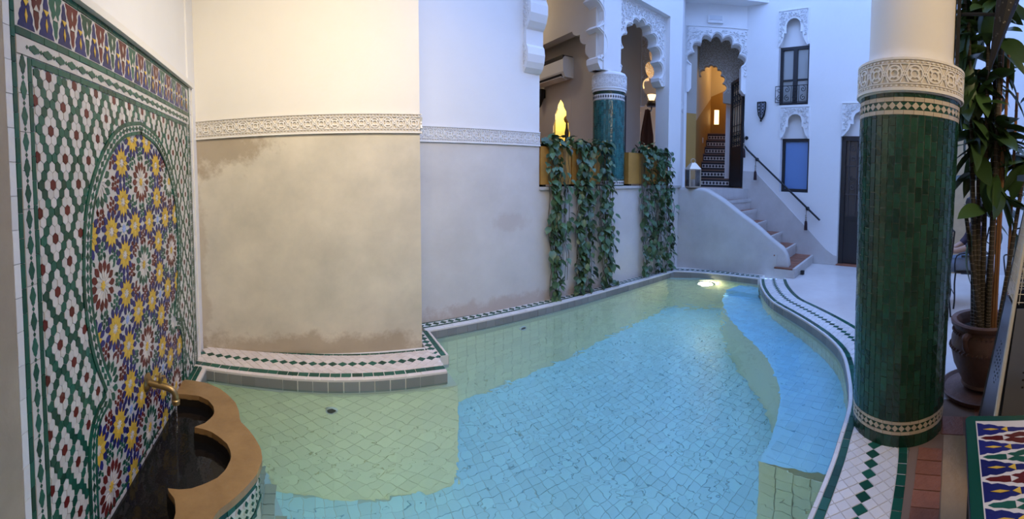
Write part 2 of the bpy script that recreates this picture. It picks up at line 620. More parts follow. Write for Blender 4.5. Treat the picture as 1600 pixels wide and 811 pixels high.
def holed(mb, f, rect, holes, d0, d1, mi=0):
    """a wall slab with rectangular openings"""
    a0, b0, a1, b1 = rect
    xs = sorted({a0, a1} | {h[0] for h in holes} | {h[2] for h in holes})
    ys = sorted({b0, b1} | {h[1] for h in holes} | {h[3] for h in holes})
    for i in range(len(xs) - 1):
        j = 0
        while j < len(ys) - 1:
            cx = (xs[i] + xs[i + 1]) / 2
            def blocked(q):
                cy_ = (ys[q] + ys[q + 1]) / 2
                return any(h[0] < cx < h[2] and h[1] < cy_ < h[3] for h in holes)
            if blocked(j):
                j += 1
                continue
            k = j
            while k < len(ys) - 1 and not blocked(k):
                k += 1
            mb.prism([(xs[i], ys[j]), (xs[i + 1], ys[j]), (xs[i + 1], ys[k]), (xs[i], ys[k])], f, d0, d1, mi)
            j = k

# --- left wall (behind the tiled fountain panel)
mb = MB()
mb.box((-1.3, -3.2, -1.7), (-0.90, 4.6, TOP))
wl = struct(mb.build('wall_left', WHITE), 'white limewashed wall above the tiled fountain panel')
mb = MB()
mb.box((-0.93, -3.2, -0.3), (-0.866, 1.030, TOP))
mb.build('pilaster', BROWNT, wl, label='brown plaster strip beside the tiled panel')

# --- centre block with the beige lower wall
def blockpoly():
    n = 14
    pl = []
    for i in range(n + 1):
        x, y, _ = mapB(BLEN * i / n, 0, 0)
        pl.append((x, y))
    return pl + [(0.99, 4.5), (-0.95, 4.5)]
flat = lambda x, y, z: (x, y, z)
mb = MB(); mb.prism(blockpoly(), flat, -1.7, 1.82)
wc = struct(mb.build('wall_center', BEIGE), 'beige stained plaster block between the fountain panel and the pool wall')
mb = MB(); mb.prism(blockpoly(), flat, 1.82, TOP)
mb.build('upper_wall', CREAM, wc, label='cream limewashed upper half')
carved_band('frieze_band', lambda a, h, d: mapB(a, 1.815 + h, d), BLEN, 0.165, 0.108, 0.016, [STUCCO, STUCCOB], wc, 'carved cream plaster band')
carved_band('frieze_band', lambda a, h, d: (0.99 + d, 3.345 + a, 1.815 + h), 0.58, 0.165, 0.108, 0.016, [STUCCO, STUCCOB], wc)
mb = MB(); mb.box((-0.935, 3.30, -0.02), (-0.885, 3.60, TOP))
mb.build('corner_return', WHITE, wc)

# --- pool wall C: low wall with ledge, left pier, column bay, two scalloped arches
mb = MB()
mb.prism([(0.98, -1.7), (5.40, -1.7), (5.40, 1.30), (0.98, 1.30)], mapC, 0, -0.5)
mb.prism([(0.98, 1.30), (2.58, 1.30), (2.58, 1.80), (0.98, 1.80)], mapC, 0, -0.5)
wp = struct(mb.build('wall_pool', GREYT), 'pale grey plaster wall rising from the pool below the planters')
mb = MB()
mb.prism([(0.98, 1.80), (2.58, 1.80), (2.58, TOP), (0.98, TOP)], mapC, 0, -0.5)
mb.prism([(5.06, 1.30), (5.40, 1.30), (5.40, TOP), (5.06, TOP)], mapC, 0, -0.26)
mb.prism([(3.68, 3.95), (5.06, 3.95), (5.06, TOP), (3.68, TOP)], mapC, 0, -0.5)
mb.prism([(2.58, 4.65), (3.68, 4.65), (3.68, TOP), (2.58, TOP)], mapC, 0, -0.5)
mb.prism([(3.66, 2.86), (4.00, 2.86), (4.00, 3.95), (3.66, 3.95)], mapC, -0.06, -0.30)
mb.build('upper_wall', WHITE, wp, label='white limewashed upper wall and piers')
mb = MB()
mb.prism([(2.575, 1.30), (5.40, 1.30), (5.40, 1.335), (2.575, 1.335)], mapC, 0.03, -0.5)
mb.build('ledge', GREYP, wp, label='stone ledge under the planters')
carved_band('frieze_band', lambda a, h, d: mapC(0.99 + a, 1.795 + h, d), 1.595, 0.16, 0.108, 0.016, [STUCCOW, STUCCOWB], wp, 'carved white plaster band')

def arch_panel(name, parent, f, x0, x1, top, cx, half, z0, rise, n, foot, d0, d1, face, mats=None, cell=0.06, sag=0.42, power=2.0):
    """scalloped arch screen with carved spandrels between x0 and x1"""
    arc = lobed(cx, half, z0, rise, n, sag, power=power)
    left = [(x0, foot), (x0 + (arc[0][0] - x0) * 0.55, foot), (arc[0][0] - 0.002, foot + 0.07)]
    right = [(arc[-1][0] + 0.002, foot + 0.07), (x1 - (x1 - arc[-1][0]) * 0.55, foot), (x1, foot)]
    poly = left + arc + right + [(x1, top), (x0, top)]
    mb = MB()
    # solid screen: columns of quads between the scallops and the top edge
    line = left + arc + right
    for i in range(len(line) - 1):
        a, b = line[i], line[i + 1]
        if abs(a[0] - b[0]) < 1e-4:
            mb.add([f(*a, d0), f(*b, d0), f(*b, d1), f(*a, d1)], [(0, 1, 2, 3)])
        else:
            mb.add([f(*a, d0), f(*b, d0), f(*b, d1), f(*a, d1)], [(0, 1, 2, 3)])
    n_ = len(poly)
    mb.add([f(a, b, d1) for a, b in poly], [tuple(range(n_))])
    mb.add([f(a, b, d0) for a, b in poly], [tuple(range(n_))[::-1]])
    mb.add([f(x0, foot, d0), f(x0, top, d0), f(x0, top, d1), f(x0, foot, d1), f(x1, foot, d0), f(x1, top, d0), f(x1, top, d1), f(x1, foot, d1)],
           [(0, 1, 2, 3), (4, 5, 6, 7), (1, 5, 6, 2)])
    o = mb.build(name, mats or WHITE, parent, recalc=False)
    mb = MB()
    core = [(x0, foot)] + arc + [(x1, foot), (x1, top), (x0, top)]
    def test(p):
        if not (x0 + 0.02 < p[0] < x1 - 0.02 and foot + 0.03 < p[1] < top - 0.02):
            return False
        if not inside(p, core):
            return False
        return all(math.hypot(p[0] - q[0], p[1] - q[1]) > 0.035 for q in arc)
    arabesque(mb, ((x0, foot, x1, top), test), f, d1, d1 + face, cell, R)
    ribbon(mb, [(x0 + 0.012, foot + 0.01), (x0 + 0.012, top - 0.012), (x1 - 0.012, top - 0.012), (x1 - 0.012, foot + 0.01)], f, 0.012, d1, d1 + face)
    ribbon(mb, [(p[0], p[1] + 0.0) for p in offset2(arc, 0.022)], f, 0.010, d1, d1 + face)
    mb.build('carving', STUCCOW, o, recalc=False)
    return o
arch_panel('arch', wp, mapC, 2.58, 3.68, 4.66, 3.12, 0.45, 3.0, 1.35, 11, 2.86, -0.29, -0.07, 0.018)
arch_panel('arch', wp, mapC, 3.98, 5.065, 3.96, 4.50, 0.43, 3.0, 0.70, 9, 2.88, -0.27, -0.10, 0.018)

# arch springing from the pool wall towards the court: only its foot shows
def corbel_map(y, z, d): return (2.36 + d, y, z)
pr = [(4.02, 2.60), (3.975, 2.60), (3.93, 2.64), (3.90, 2.70), (3.885, 2.78), (3.90, 2.86), (3.925, 2.89), (3.925, 3.05), (3.90, 3.07), (3.86, 3.12), (3.83, 3.20), (3.83, 3.30),
      (3.86, 3.36), (3.86, 3.38), (3.80, 3.42), (3.74, 3.50), (3.72, 3.60), (3.74, 3.68), (3.70, 3.70), (3.60, 3.78), (3.52, 3.90), (3.52, 4.02), (3.40, 4.10), (3.2, 4.3), (3.2, TOP), (4.02, TOP)]
mb = MB(); mb.prism(pr, corbel_map, 0, 0.22)
o = mb.build('corbel', WHITE, wp, label='scalloped white arch foot jutting over the pool')
mb = MB()
arabesque(mb, ((3.3, 2.6, 4.0, 4.4), lambda p: inside(p, pr) and inside((p[0] - 0.035, p[1]), pr)), lambda a, b, d: corbel_map(a, b, -d), 0, 0.008, 0.05, R)
mb.build('carving', STUCCOW, o, recalc=False)

# --- pier between the pool wall and the stair door, stair-door wall E, facade D
mb = MB()
mb.prism([(5.36, 4.19), (6.27, 4.80), (6.27, 5.1), (5.36, 4.7)], flat, 1.0, TOP)
pier = struct(mb.build('wall_pier', WHITE), 'white pier beside the arched stair door')
mb = MB()
mb.prism([(0, 4.31), (ELEN, 4.31), (ELEN, TOP), (0, TOP)], mapE, 0, -0.25)
mb.prism([(-0.1, -0.2), (ELEN, -0.2), (ELEN, 1.26), (-0.1, 1.26)], mapE, -0.02, -0.25)
mb.prism([(0, 1.26), (0.05, 1.26), (0.05, 4.31), (0, 4.31)], mapE, 0, -0.25)
mb.prism([(ELEN - 0.06, 1.26), (ELEN, 1.26), (ELEN, 4.31), (ELEN - 0.06, 4.31)], mapE, 0, -0.25)
we = struct(mb.build('wall_stair', WHITE), 'white wall with the scalloped stair door arch')
arch_panel('arch', we, mapE, 0.02, ELEN - 0.03, 4.31, 0.60, 0.47, 3.60, 0.50, 7, 3.08, -0.22, 0.0, 0.022, cell=0.075, sag=0.5)

WIN = [(2.62, 2.83, 3.22, 3.90), (2.57, 1.25, 3.13, 2.23)]
DOOR = (1.16, 0.0, 1.99, 2.27)
HEADS = [(2.64, 3.92, 3.24, 4.53), (2.57, 2.25, 3.15, 2.80), (1.16, 2.29, 1.99, 2.84)]
mb = MB()
holed(mb, mapD, (-3.2, -0.2, 3.90, TOP), WIN + [DOOR, (2.68, 3.90, 3.20, 4.44), (2.61, 2.23, 3.11, 2.72), (1.20, 2.27, 1.95, 2.76)], 0, -0.25)
wd = struct(mb.build('wall_right', WHITE), 'white facade with two windows and a door beside the stairs')
mb = MB(); mb.box((7.25, -3.2, -0.2), (7.35, 3.9, TOP)); mb.build('backing', WHITE, wd)
mb = MB()
mb.prism([(3.9, 1.25), (3.9, 1.62), (3.64, 1.61), (3.0, 1.02), (2.2, 0.27), (2.05, 0.17), (1.995, 0.16), (1.995, 0.0), (3.9, 0)], mapD, 0, 0.012)
mb.build('dado', GREYP, wd, label='grey plaster skirting that follows the stairs')
for (a0, b0, a1, b1), kind in zip(HEADS, range(3)):
    # keyhole-shaped carved head over each opening
    m_ = (a0 + a1) / 2; w_ = (a1 - a0) / 2; h_ = b1 - b0
    key = [(-0.92, -0.06), (-0.80, 0.02), (-0.66, 0.15), (-0.60, 0.28), (-0.60, 0.33), (-0.46, 0.33), (-0.47, 0.42), (-0.46, 0.55), (-0.38, 0.66), (-0.2, 0.73), (0, 0.75)]
    key = key + [(-x, y) for x, y in key[::-1][1:]]
    kp = [(m_ + x * w_, b0 + y * h_) for x, y in key]
    poly = [(a0, b0 - 0.03)] + kp + [(a1, b0 - 0.03), (a1, b1), (a0, b1)]
    mb = MB()
    mb.prism(poly, mapD, -0.01, 0.012)
    arabesque(mb, ((a0, b0, a1, b1), lambda p, kp=kp, a0=a0, a1=a1, b0=b0, b1=b1: a0 + 0.02 < p[0] < a1 - 0.02 and b0 < p[1] < b1 - 0.02 and not inside(p, kp) and all(math.hypot(p[0] - q[0], p[1] - q[1]) > 0.03 for q in kp)), mapD, 0.012, 0.032, 0.055, R)
    ribbon(mb, [(a0 + 0.01, b0), (a0 + 0.01, b1 - 0.01), (a1 - 0.01, b1 - 0.01), (a1 - 0.01, b0)], mapD, 0.01, 0.012, 0.030)
    mb.build('carved_head', STUCCOW, wd, recalc=False, label='carved white plaster head over an opening')
    mb = MB(); mb.prism([(a0 + 0.03, b0 - 0.05), (a1 - 0.03, b0 - 0.05), (a1 - 0.03, b1 - 0.1), (a0 + 0.03, b1 - 0.1)], mapD, -0.14, -0.12)
    mb.build('niche_back', WHITE, wd)

def window(name, rect, cols, rows, pane, label, depth=-0.12, grille=False):
    a0, b0, a1, b1 = rect
    t = thing(name, label, None, mapD((a0 + a1) / 2, b0, depth), kind='structure')
    mb = MB()
    fw = 0.055
    for r in ((a0, b0, a0 + fw, b1), (a1 - fw, b0, a1, b1), (a0 + fw, b1 - fw, a1 - fw, b1), (a0 + fw, b0, a1 - fw, b0 + fw * 1.1)):
        mb.prism([(r[0], r[1]), (r[2], r[1]), (r[2], r[3]), (r[0], r[3])], mapD, depth - 0.03, depth + 0.03)
    mb.build('window_frame', BLACKW, t)
    iw = (a1 - a0 - 2 * fw) / cols
    for c in range(cols):
        x0 = a0 + fw + c * iw; x1 = x0 + iw
        if c:
            mb = MB(); mb.prism([(x0 - 0.04, b0 + fw), (x0 + 0.04, b0 + fw), (x0 + 0.04, b1 - fw), (x0 - 0.04, b1 - fw)], mapD, depth - 0.03, depth + 0.035)
            mb.build('mullion', BLACKW, t)
        zs = [b0 + fw * 1.1] + rows + [b1 - fw]
        for k in range(len(zs) - 1):
            mb = MB(); mb.prism([(x0, zs[k]), (x1, zs[k]), (x1, zs[k + 1]), (x0, zs[k + 1])], mapD, depth - 0.01, depth)
            mb.build('pane', pane, t)
            if k:
                mb = MB(); mb.prism([(x0, zs[k] - 0.014), (x1, zs[k] - 0.014), (x1, zs[k] + 0.014), (x0, zs[k] + 0.014)], mapD, depth - 0.02, depth + 0.022)
                mb.build('glazing_bar', BLACKW, t)
    return t
window('window_1', WIN[0], 2, [3.30], PANE, 'upper black-framed double window with a wrought iron guard')
window('window_2', WIN[1], 1, [], FROST, 'lower black-framed window with a frosted blue pane')

def scroll(f, cx, cz, r, s=1, turns=1.4, a0=0.0, n=16, d=0.0):
    return [Vector(f(cx + r * (1 - 0.8 * i / n) * math.cos(a0 + s * turns * 2 * PI * i / n), cz + r * (1 - 0.8 * i / n) * math.sin(a0 + s * turns * 2 * PI * i / n), d)) for i in range(n + 1)]

g = thing('window_guard', 'low wrought iron scrollwork guard in front of the upper window', 'guard', mapD(2.92, 2.87, 0.03))
mb = MB()
for z in (2.88, 3.17):
    mb.tube([mapD(2.63, z, 0.03), mapD(3.25, z, 0.03)], 0.007, 5)
for y in (2.63, 2.79, 2.94, 3.10, 3.25):
    mb.tube([mapD(y, 2.88, 0.03), mapD(y, 3.17, 0.03)], 0.006, 5)
for y in (2.63, 3.25):
    mb.tube([mapD(y, 2.95, 0.03), mapD(y, 2.95, -0.02)], 0.006, 5)
    mb.tube([mapD(y, 3.1, 0.03), mapD(y, 3.1, -0.02)], 0.006, 5)
mb.build('guard_frame', IRON, g)
for c in (2.71, 2.865, 3.02, 3.175):
    for z, s_ in ((3.10, 1), (2.95, -1)):
        mb = MB(); mb.tube(scroll(mapD, c, z, 0.055, s_, 1.3, PI / 2, d=0.03), 0.006, 5); mb.build('scroll', IRON, g)

# facade door, half hidden by the big column
t = thing('door_1', 'dark door with wrought iron scroll grille and panelled base', None, mapD(1.57, 0, -0.12), kind='structure')
def slab(mb, a0, b0, a1, b1, d0, d1, mi=0, f=mapD):
    mb.prism([(a0, b0), (a1, b0), (a1, b1), (a0, b1)], f, d0, d1, mi)
mb = MB()
slab(mb, 1.16, 0.02, 1.24, 2.27, -0.15, -0.08); slab(mb, 1.91, 0.02, 1.99, 2.27, -0.15, -0.08); slab(mb, 1.24, 2.19, 1.91, 2.27, -0.15, -0.08)
mb.build('door_frame', BLACKW, t)
mb = MB(); slab(mb, 1.24, 0.03, 1.91, 0.86, -0.15, -0.1); slab(mb, 1.32, 0.12, 1.83, 0.78, -0.1, -0.085)
mb.build('door_panel', BLACKW, t)
mb = MB(); slab(mb, 1.24, 0.86, 1.91, 2.19, -0.14, -0.13); mb.build('pane', mat('dark_pane', (0.055, 0.05, 0.052), 0.2), t)
mb = MB()
for y in (1.30, 1.44, 1.57, 1.71, 1.85):
    mb.tube([mapD(y, 0.86, -0.1), mapD(y, 2.19, -0.1)], 0.008, 5)
for z in (1.25, 1.75):
    mb.tube([mapD(1.24, z, -0.1), mapD(1.91, z, -0.1)], 0.008, 5)
for y in (1.37, 1.50, 1.64, 1.78):
    for z in (1.38, 1.52, 1.88, 2.05):
        mb.tube(scroll(mapD, y, z, 0.06, 1 if z in (1.38, 1.88) else -1, 1.3, PI / 2, d=-0.1), 0.006, 5)
mb.build('grille', mat('grey_iron', (0.08, 0.07, 0.07), 0.5, metal=0.3), t)
mb = MB(); slab(mb, 1.14, 0.0, 2.0, 0.02, -0.2, 0.02); mb.build('doorstep', TERRA, t)

t = thing('door_3', 'beige curtained doorway on the facade seen past the column', None, mapD(-0.1, 0, 0), kind='structure')
mb = MB(); slab(mb, -0.42, 0.0, 0.22, 2.35, 0, 0.02); mb.build('curtain_panel', mat('beige_curtain', (0.52, 0.38, 0.22), 0.8, mott=.15, mscale=6), t)
mb = MB(); slab(mb, 0.20, 0.0, 0.26, 2.41, 0, 0.035); slab(mb, -0.46, 0.0, -0.40, 2.41, 0, 0.035); slab(mb, -0.40, 2.35, 0.20, 2.41, 0, 0.035); mb.build('door_frame', WHITE, t)

# --- walls and roof round the rest of the court (behind the camera)
mb = MB(); mb.box((-1.3, -3.4, -0.2), (7.35, -3.2, TOP)); struct(mb.build('wall_back', WHITE), 'white wall behind the lounge')
mb = MB(); mb.prism([(-0.95, -3.2), (3.2, -3.2), (3.2, 0.55), (1.1, 0.55), (1.1, 3.6), (-0.95, 3.6)], flat, 3.55, 3.8); struct(mb.build('ceiling', WHITE), 'white ceiling over the lounge side of the court')
mb = MB(); mb.prism([(5.6, 5.0), (6.3, 5.0), (7.3, 3.8), (7.2, 3.2), (6.75, 3.75), (5.9, 4.35)], flat, 4.72, 4.95)
struct(mb.build('trim_1', WHITE), 'white slab jutting from the wall above the stair door')

# --- ground: terrace, ochre floor, landing
POOL = [(-0.765, 3.14), (-0.263, 3.009), (0.194, 2.903), (0.644, 2.857), (1.105, 2.82), (1.13, 3.66), (1.865, 3.733), (2.767, 3.80), (3.807, 3.90), (4.87, 3.98),
        (5.20, 3.55), (5.339, 3.393), (5.42, 3.0), (5.43, 2.70)]
REDGE = [tuple(v) for v in spline([(5.43, 2.70), (5.14, 2.545), (4.876, 2.373), (4.654, 2.206), (4.452, 2.014), (4.20, 1.68), (3.97, 1.40), (3.70, 1.12), (3.381, 0.888), (2.946, 0.718), (2.60, 0.625), (2.245, 0.588), (1.922, 0.565), (1.2, 0.553), (0.0, 0.55), (-0.765, 0.55)], 4)]
POOL = POOL + [(p[0], p[1]) for p in REDGE[1:]]
def corners(pl, name): return [(p[0], p[1]) for p in pl]
RC = offset2([(p[0], p[1]) for p in REDGE], 0.0)
OUT = offset2(RC, 0.40)          # outer line of the right-hand coping (away from the water)
mb = MB()
po = OUT[:-1] + [(-0.9, 0.15), (-0.9, -3.2), (7.0, -3.2), (7.0, 2.5), (6.0, 2.6)]
mb.prism(po, flat, -0.25, -0.004)
fl = struct(mb.build('floor', TERRACE), 'pale polished terrace floor')
mb = MB(); mb.box((-0.9, -3.2, -0.02), (2.40, 0.0, 0.001)); mb.build('ochre_floor', STONE, fl, label='polished ochre floor inset beside the column')
mb = MB(); mb.prism([(5.5, 4.27), (6.27, 4.80), (9.0, 6.2), (10.5, 4.0), (7.05, 3.83), (7.0, 3.79), (5.56, 3.77), (5.5, 4.1)], flat, 0.9, 1.28)
struct(mb.build('floor_landing', GREYP), 'plaster landing at the top of the outdoor stairs')
mb = MB(); mb.prism([(2.0, 4.38), (5.4, 4.65), (6.3, 5.05), (6.6, 9.0), (2.0, 9.0)], flat, 1.0, 1.29)
struct(mb.build('floor_gallery', TERRA), 'raised gallery floor behind the planters')

mb = MB(); mb.box((-0.9, -3.2, -0.30), (7.0, 0.5, -0.02)); mb.build('leak_slab', GROUTG, fl)  # added hidden slab, stops sky light leaking through the floor gap
bricks = thing('brick_border', 'terracotta brick edging between the white tiles and the ochre floor', 'brick edging', (2.0, 0.07, 0))
bm_ = MB(); bm_.box((-0.051, -0.064, -0.02), (0.051, 0.064, 0.004)); bme = bm_.mesh('brick', TERRA)
for i in range(27):
    link('brick', bme, bricks, Matrix.Translation((2.21 - 0.108 * i, 0.07 + R.uniform(-0.002, 0.002), R.uniform(-0.001, 0.0015))) @ Matrix.Rotation(R.uniform(-0.01, 0.01), 4, 'Z'))
bm_ = MB(); bm_.box((-0.095, -0.066, -0.02), (0.095, 0.066, 0.004)); bme2 = bm_.mesh('brick', TERRA)
for i in range(14):
    link('brick', bme2, bricks, Matrix.Translation((2.50, 0.09 - 0.139 * i, R.uniform(-0.001, 0.0015))))
    if i > 1:
        link('brick', bme2, bricks, Matrix.Translation((2.70, 0.02 - 0.139 * i, R.uniform(-0.001, 0.0015))))
mb = MB(); mb.box((-0.9, -0.003, -0.02), (2.40, 0.185, 0.0002)); mb.box((2.39, -2.0, -0.02), (2.81, 0.16, -0.0005)); mb.build('mortar', mat('brown_mortar', (0.20, 0.13, 0.09), 0.8), bricks)

# ------------------------------------------------------------------ pool
WZ, FZ = -0.08, -1.45
pool = thing('pool_shell', 'tiled pool basin with pale green square tiles', None, (2.0, 2.0, FZ), kind='structure')
mb = MB()
mb.prism(POOL, flat, FZ - 0.15, FZ - 0.006)
n = len(POOL)
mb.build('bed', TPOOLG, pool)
mb = MB()
for i in range(n):
    a, b = POOL[i], POOL[(i + 1) % n]
    mb.add([(*a, FZ - 0.1), (*b, FZ - 0.1), (*b, -0.125), (*a, -0.125)], [(0, 1, 2, 3)])
ob_ = offset2(POOL, 0.16, True)
for i in range(n):
    a, b, c, d = POOL[i], POOL[(i + 1) % n], ob_[(i + 1) % n], ob_[i]
    mb.add([(*a, -0.125), (*b, -0.125), (*c, -0.125), (*d, -0.125)], [(0, 1, 2, 3)])
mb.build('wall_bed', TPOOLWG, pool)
ts = 0.078
cands = []
for i in range(-12, 74):
    for j in range(0, 56):
        x, y = i * ts, j * ts
        x2 = x + 0.02 * math.sin(y * 2.3)
        if inside((x2, y), POOL):
            cands.append((x2, y))
cands.sort(key=lambda p: math.hypot(p[0] - 0.0, p[1]) if p[1] > 1.0 else 99)
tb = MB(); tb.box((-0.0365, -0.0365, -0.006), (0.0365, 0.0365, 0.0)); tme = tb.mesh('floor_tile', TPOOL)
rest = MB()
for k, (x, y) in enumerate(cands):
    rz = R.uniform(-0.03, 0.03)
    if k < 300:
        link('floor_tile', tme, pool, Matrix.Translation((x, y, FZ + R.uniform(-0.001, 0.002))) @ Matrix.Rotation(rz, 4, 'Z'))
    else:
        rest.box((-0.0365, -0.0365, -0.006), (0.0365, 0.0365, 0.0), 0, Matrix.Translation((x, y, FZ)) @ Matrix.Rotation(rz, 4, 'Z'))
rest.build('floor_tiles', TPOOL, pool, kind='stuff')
# wall tiles: diamonds on the block side, squares elsewhere
wt = MB()
for i in range(n):
    a, b = Vector(POOL[i]), Vector(POOL[(i + 1) % n])
    L_ = (b - a).length
    e = (b - a) / L_
    nr = Vector((e.y, -e.x))
    f = lambda s, z, d, a=a, e=e, nr=nr: ((a + e * s + nr * d).x, (a + e * s + nr * d).y, z)
    m = max(1, round(L_ / 0.11))
    w = L_ / m
    if i < 4:         # lozenge-laid tiles below the block
        k = max(1, round(L_ / 0.15)); w = L_ / k
        for q in range(0, 2 * k + 1):
            for r in range(20):
                if (q + r) % 2:
                    continue
                cx, cz = q * w / 2, -0.16 - r * 0.07
                P_ = [(cx - w / 2 + .003, cz), (cx, cz - 0.067), (cx + w / 2 - .003, cz), (cx, cz + 0.067)]
                P_ = [(min(max(x, 0.0), L_), min(max(z, FZ), -0.135)) for x, z in P_]
                wt.prism(P_, f, 0.0, 0.004)
        continue
    for q in range(m):
        z = -0.20
        while z > FZ + 0.05:
            g_ = 0.003
            wt.prism([(q * w + g_, z - 0.105 + g_), ((q + 1) * w - g_, z - 0.105 + g_), ((q + 1) * w - g_, z - g_), (q * w + g_, z - g_)], f, 0.0, 0.004)
            z -= 0.105
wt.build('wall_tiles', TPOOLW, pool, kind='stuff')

# underwater bench
BIN = [tuple(v) for v in spline([(2.25, 1.08), (2.55, 1.13), (2.81, 1.21), (3.02, 1.29), (3.34, 1.50), (3.69, 1.84), (4.10, 2.35), (4.55, 2.78), (4.95, 3.02), (5.40, 3.10)], 4)]
ed = [(p[0], p[1]) for p in REDGE if p[0] >= 2.25]
bpoly = [(p[0], p[1]) for p in BIN] + ed
bench = thing('pool_bench', 'curved underwater seat along the column side of the pool', 'bench', (3.2, 1.2, FZ))
BZ = -0.45
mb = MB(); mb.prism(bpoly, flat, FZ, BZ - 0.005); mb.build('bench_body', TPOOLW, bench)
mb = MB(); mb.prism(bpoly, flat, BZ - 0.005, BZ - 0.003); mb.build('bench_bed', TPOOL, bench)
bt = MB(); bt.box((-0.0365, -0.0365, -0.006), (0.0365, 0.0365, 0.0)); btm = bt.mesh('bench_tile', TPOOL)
for i in range(27, 72):
    for j in range(6, 42):
        x, y = i * ts + 0.005, j * ts + 0.02
        if inside((x - 0.03, y), bpoly) and inside((x + 0.03, y), bpoly) and inside((x, y + 0.03), bpoly) and inside((x, y - 0.03), bpoly):
            link('bench_tile', btm, bench, Matrix.Translation((x, y, BZ + R.uniform(-0.001, 0.002))) @ Matrix.Rotation(R.uniform(-0.04, 0.04), 4, 'Z'))
sd = MB()
for q in range(4):
    for k in range(9):
        y0 = 0.63 + q * 0.115
        sd.prism([(y0 + 0.003, BZ - 0.105 * (k + 1) + 0.003), (y0 + 0.112, BZ - 0.105 * (k + 1) + 0.003), (y0 + 0.112, BZ - 0.105 * k - 0.003), (y0 + 0.003, BZ - 0.105 * k - 0.003)], lambda a, b, d: (2.25 - d, a, b), 0, 0.004)
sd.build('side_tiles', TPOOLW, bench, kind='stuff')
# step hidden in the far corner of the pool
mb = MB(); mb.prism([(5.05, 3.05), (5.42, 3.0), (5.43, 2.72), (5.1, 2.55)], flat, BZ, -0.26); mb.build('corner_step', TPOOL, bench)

# water sheet
mb = MB()
wpoly = offset2(POOL, 0.07, True)
mb.add([(*p, WZ) for p in wpoly], [tuple(range(n))])
wat = mb.build('pool_water', WATER, recalc=False)
if wat.data.polygons[0].normal.z < 0:
    wat.data.flip_normals()
wat['label'] = 'clear rippled turquoise water filling the pool'
wat['category'] = 'water'
wat['kind'] = 'stuff'

# pool fittings
def disc_fitting(name, label, cat, c, nrm, r, mats, emit=False):
    t = thing(name, label, cat, c)
    q = Vector(nrm).to_track_quat('Z', 'Y').to_matrix().to_4x4()
    mb = MB(); mb.lathe([(r, -0.01), (r, 0.012), (r * 0.85, 0.02), (r * 0.72, 0.012)], 20, c, 0, False, q); mb.build('ring', PLAST, t, True)
    mb = MB(); mb.lathe([(r * 0.72, -0.005), (r * 0.72, 0.01)], 20, c, 0, True, q)
    mb.build('lens' if emit else 'nozzle', mats, t)
    return t
disc_fitting('pool_inlet', 'round white water inlet below the beige block coping', 'inlet', (0.18, 2.90, -0.33), (-0.1, -1, 0), 0.045, RUBBER)
disc_fitting('pool_inlet', 'round white water inlet under the grey wall coping', 'inlet', (2.22, 3.75, -0.30), (0.1, -1, 0), 0.045, RUBBER)
disc_fitting('pool_lamp', 'glowing round underwater lamp at the foot of the stair wall', 'lamp', (5.20, 3.50, -0.32), (-1, -0.55, 0), 0.15,
             mat('pool_lamp_glow', (1, 0.95, 0.8), 0.3, emit=(1.0, 0.86, 0.55), estr=40), True)

def added_pool_lamp(label, c, aim, power):  # added lamp out of view, brightens the underwater wall below the block
    nrm = (Vector(aim) - Vector(c)).normalized()
    disc_fitting('pool_lamp', label, 'lamp', c, tuple(nrm), 0.12, mat('pool_lamp_glow', (1, 0.95, 0.8)), True)
    l_ = area_light('added_pool_light', tuple(Vector(c) + nrm * 0.04), aim, 0.18, power, (1.0, 0.94, 0.72))
    l_.data.shape = 'DISK'
added_pool_lamp('added unseen underwater lamp on the near pool wall facing the beige block', (0.55, 0.57, -0.62), (0.25, 2.95, -0.50), 5.0)
# ------------------------------------------------------------------ tiled copings
COLX, COLY = 2.514, 0.288
def clip_poly(poly, t0, t1):
    """clip a 2-D polygon to t0 <= y <= t1"""
    for lim, sgn in ((t0, 1), (t1, -1)):
        out = []
        k = len(poly)
        for i in range(k):
            a, b = poly[i], poly[(i + 1) % k]
            ia, ib = sgn * (a[1] - lim) >= -1e-9, sgn * (b[1] - lim) >= -1e-9
            if ia:
                out.append(a)
            if ia != ib:
                t = (lim - a[1]) / (b[1] - a[1])
                out.append((a[0] + (b[0] - a[0]) * t, lim))
        poly = out
        if len(poly) < 3:
            return []
    return poly

TILE_CACHE = {}
def tile_mesh(kind, poly, m, z0=-0.008, z1=0.003):
    key = (kind, m.name, tuple((round(a, 4), round(b, 4)) for a, b in poly))
    if key not in TILE_CACHE:
        mb = MB()
        cx = sum(p[0] for p in poly) / len(poly); cy_ = sum(p[1] for p in poly) / len(poly)
        mb.prism(poly, flat, z0, z1 - 0.0012)
        k = len(mb.v)
        # slightly pillowed top
        top = [(a * 0.94 + cx * 0.06, b * 0.94 + cy_ * 0.06, z1) for a, b in poly]
        nn = len(poly)
        mb.v += top
        mb.f[1] = tuple(range(k, k + nn))
        for i in range(nn):
            mb.f.append((nn + i, nn + (i + 1) % nn, k + (i + 1) % nn, k + i)); mb.m.append(0)
        TILE_CACHE[key] = mb.mesh(kind, m)
    return TILE_CACHE[key]

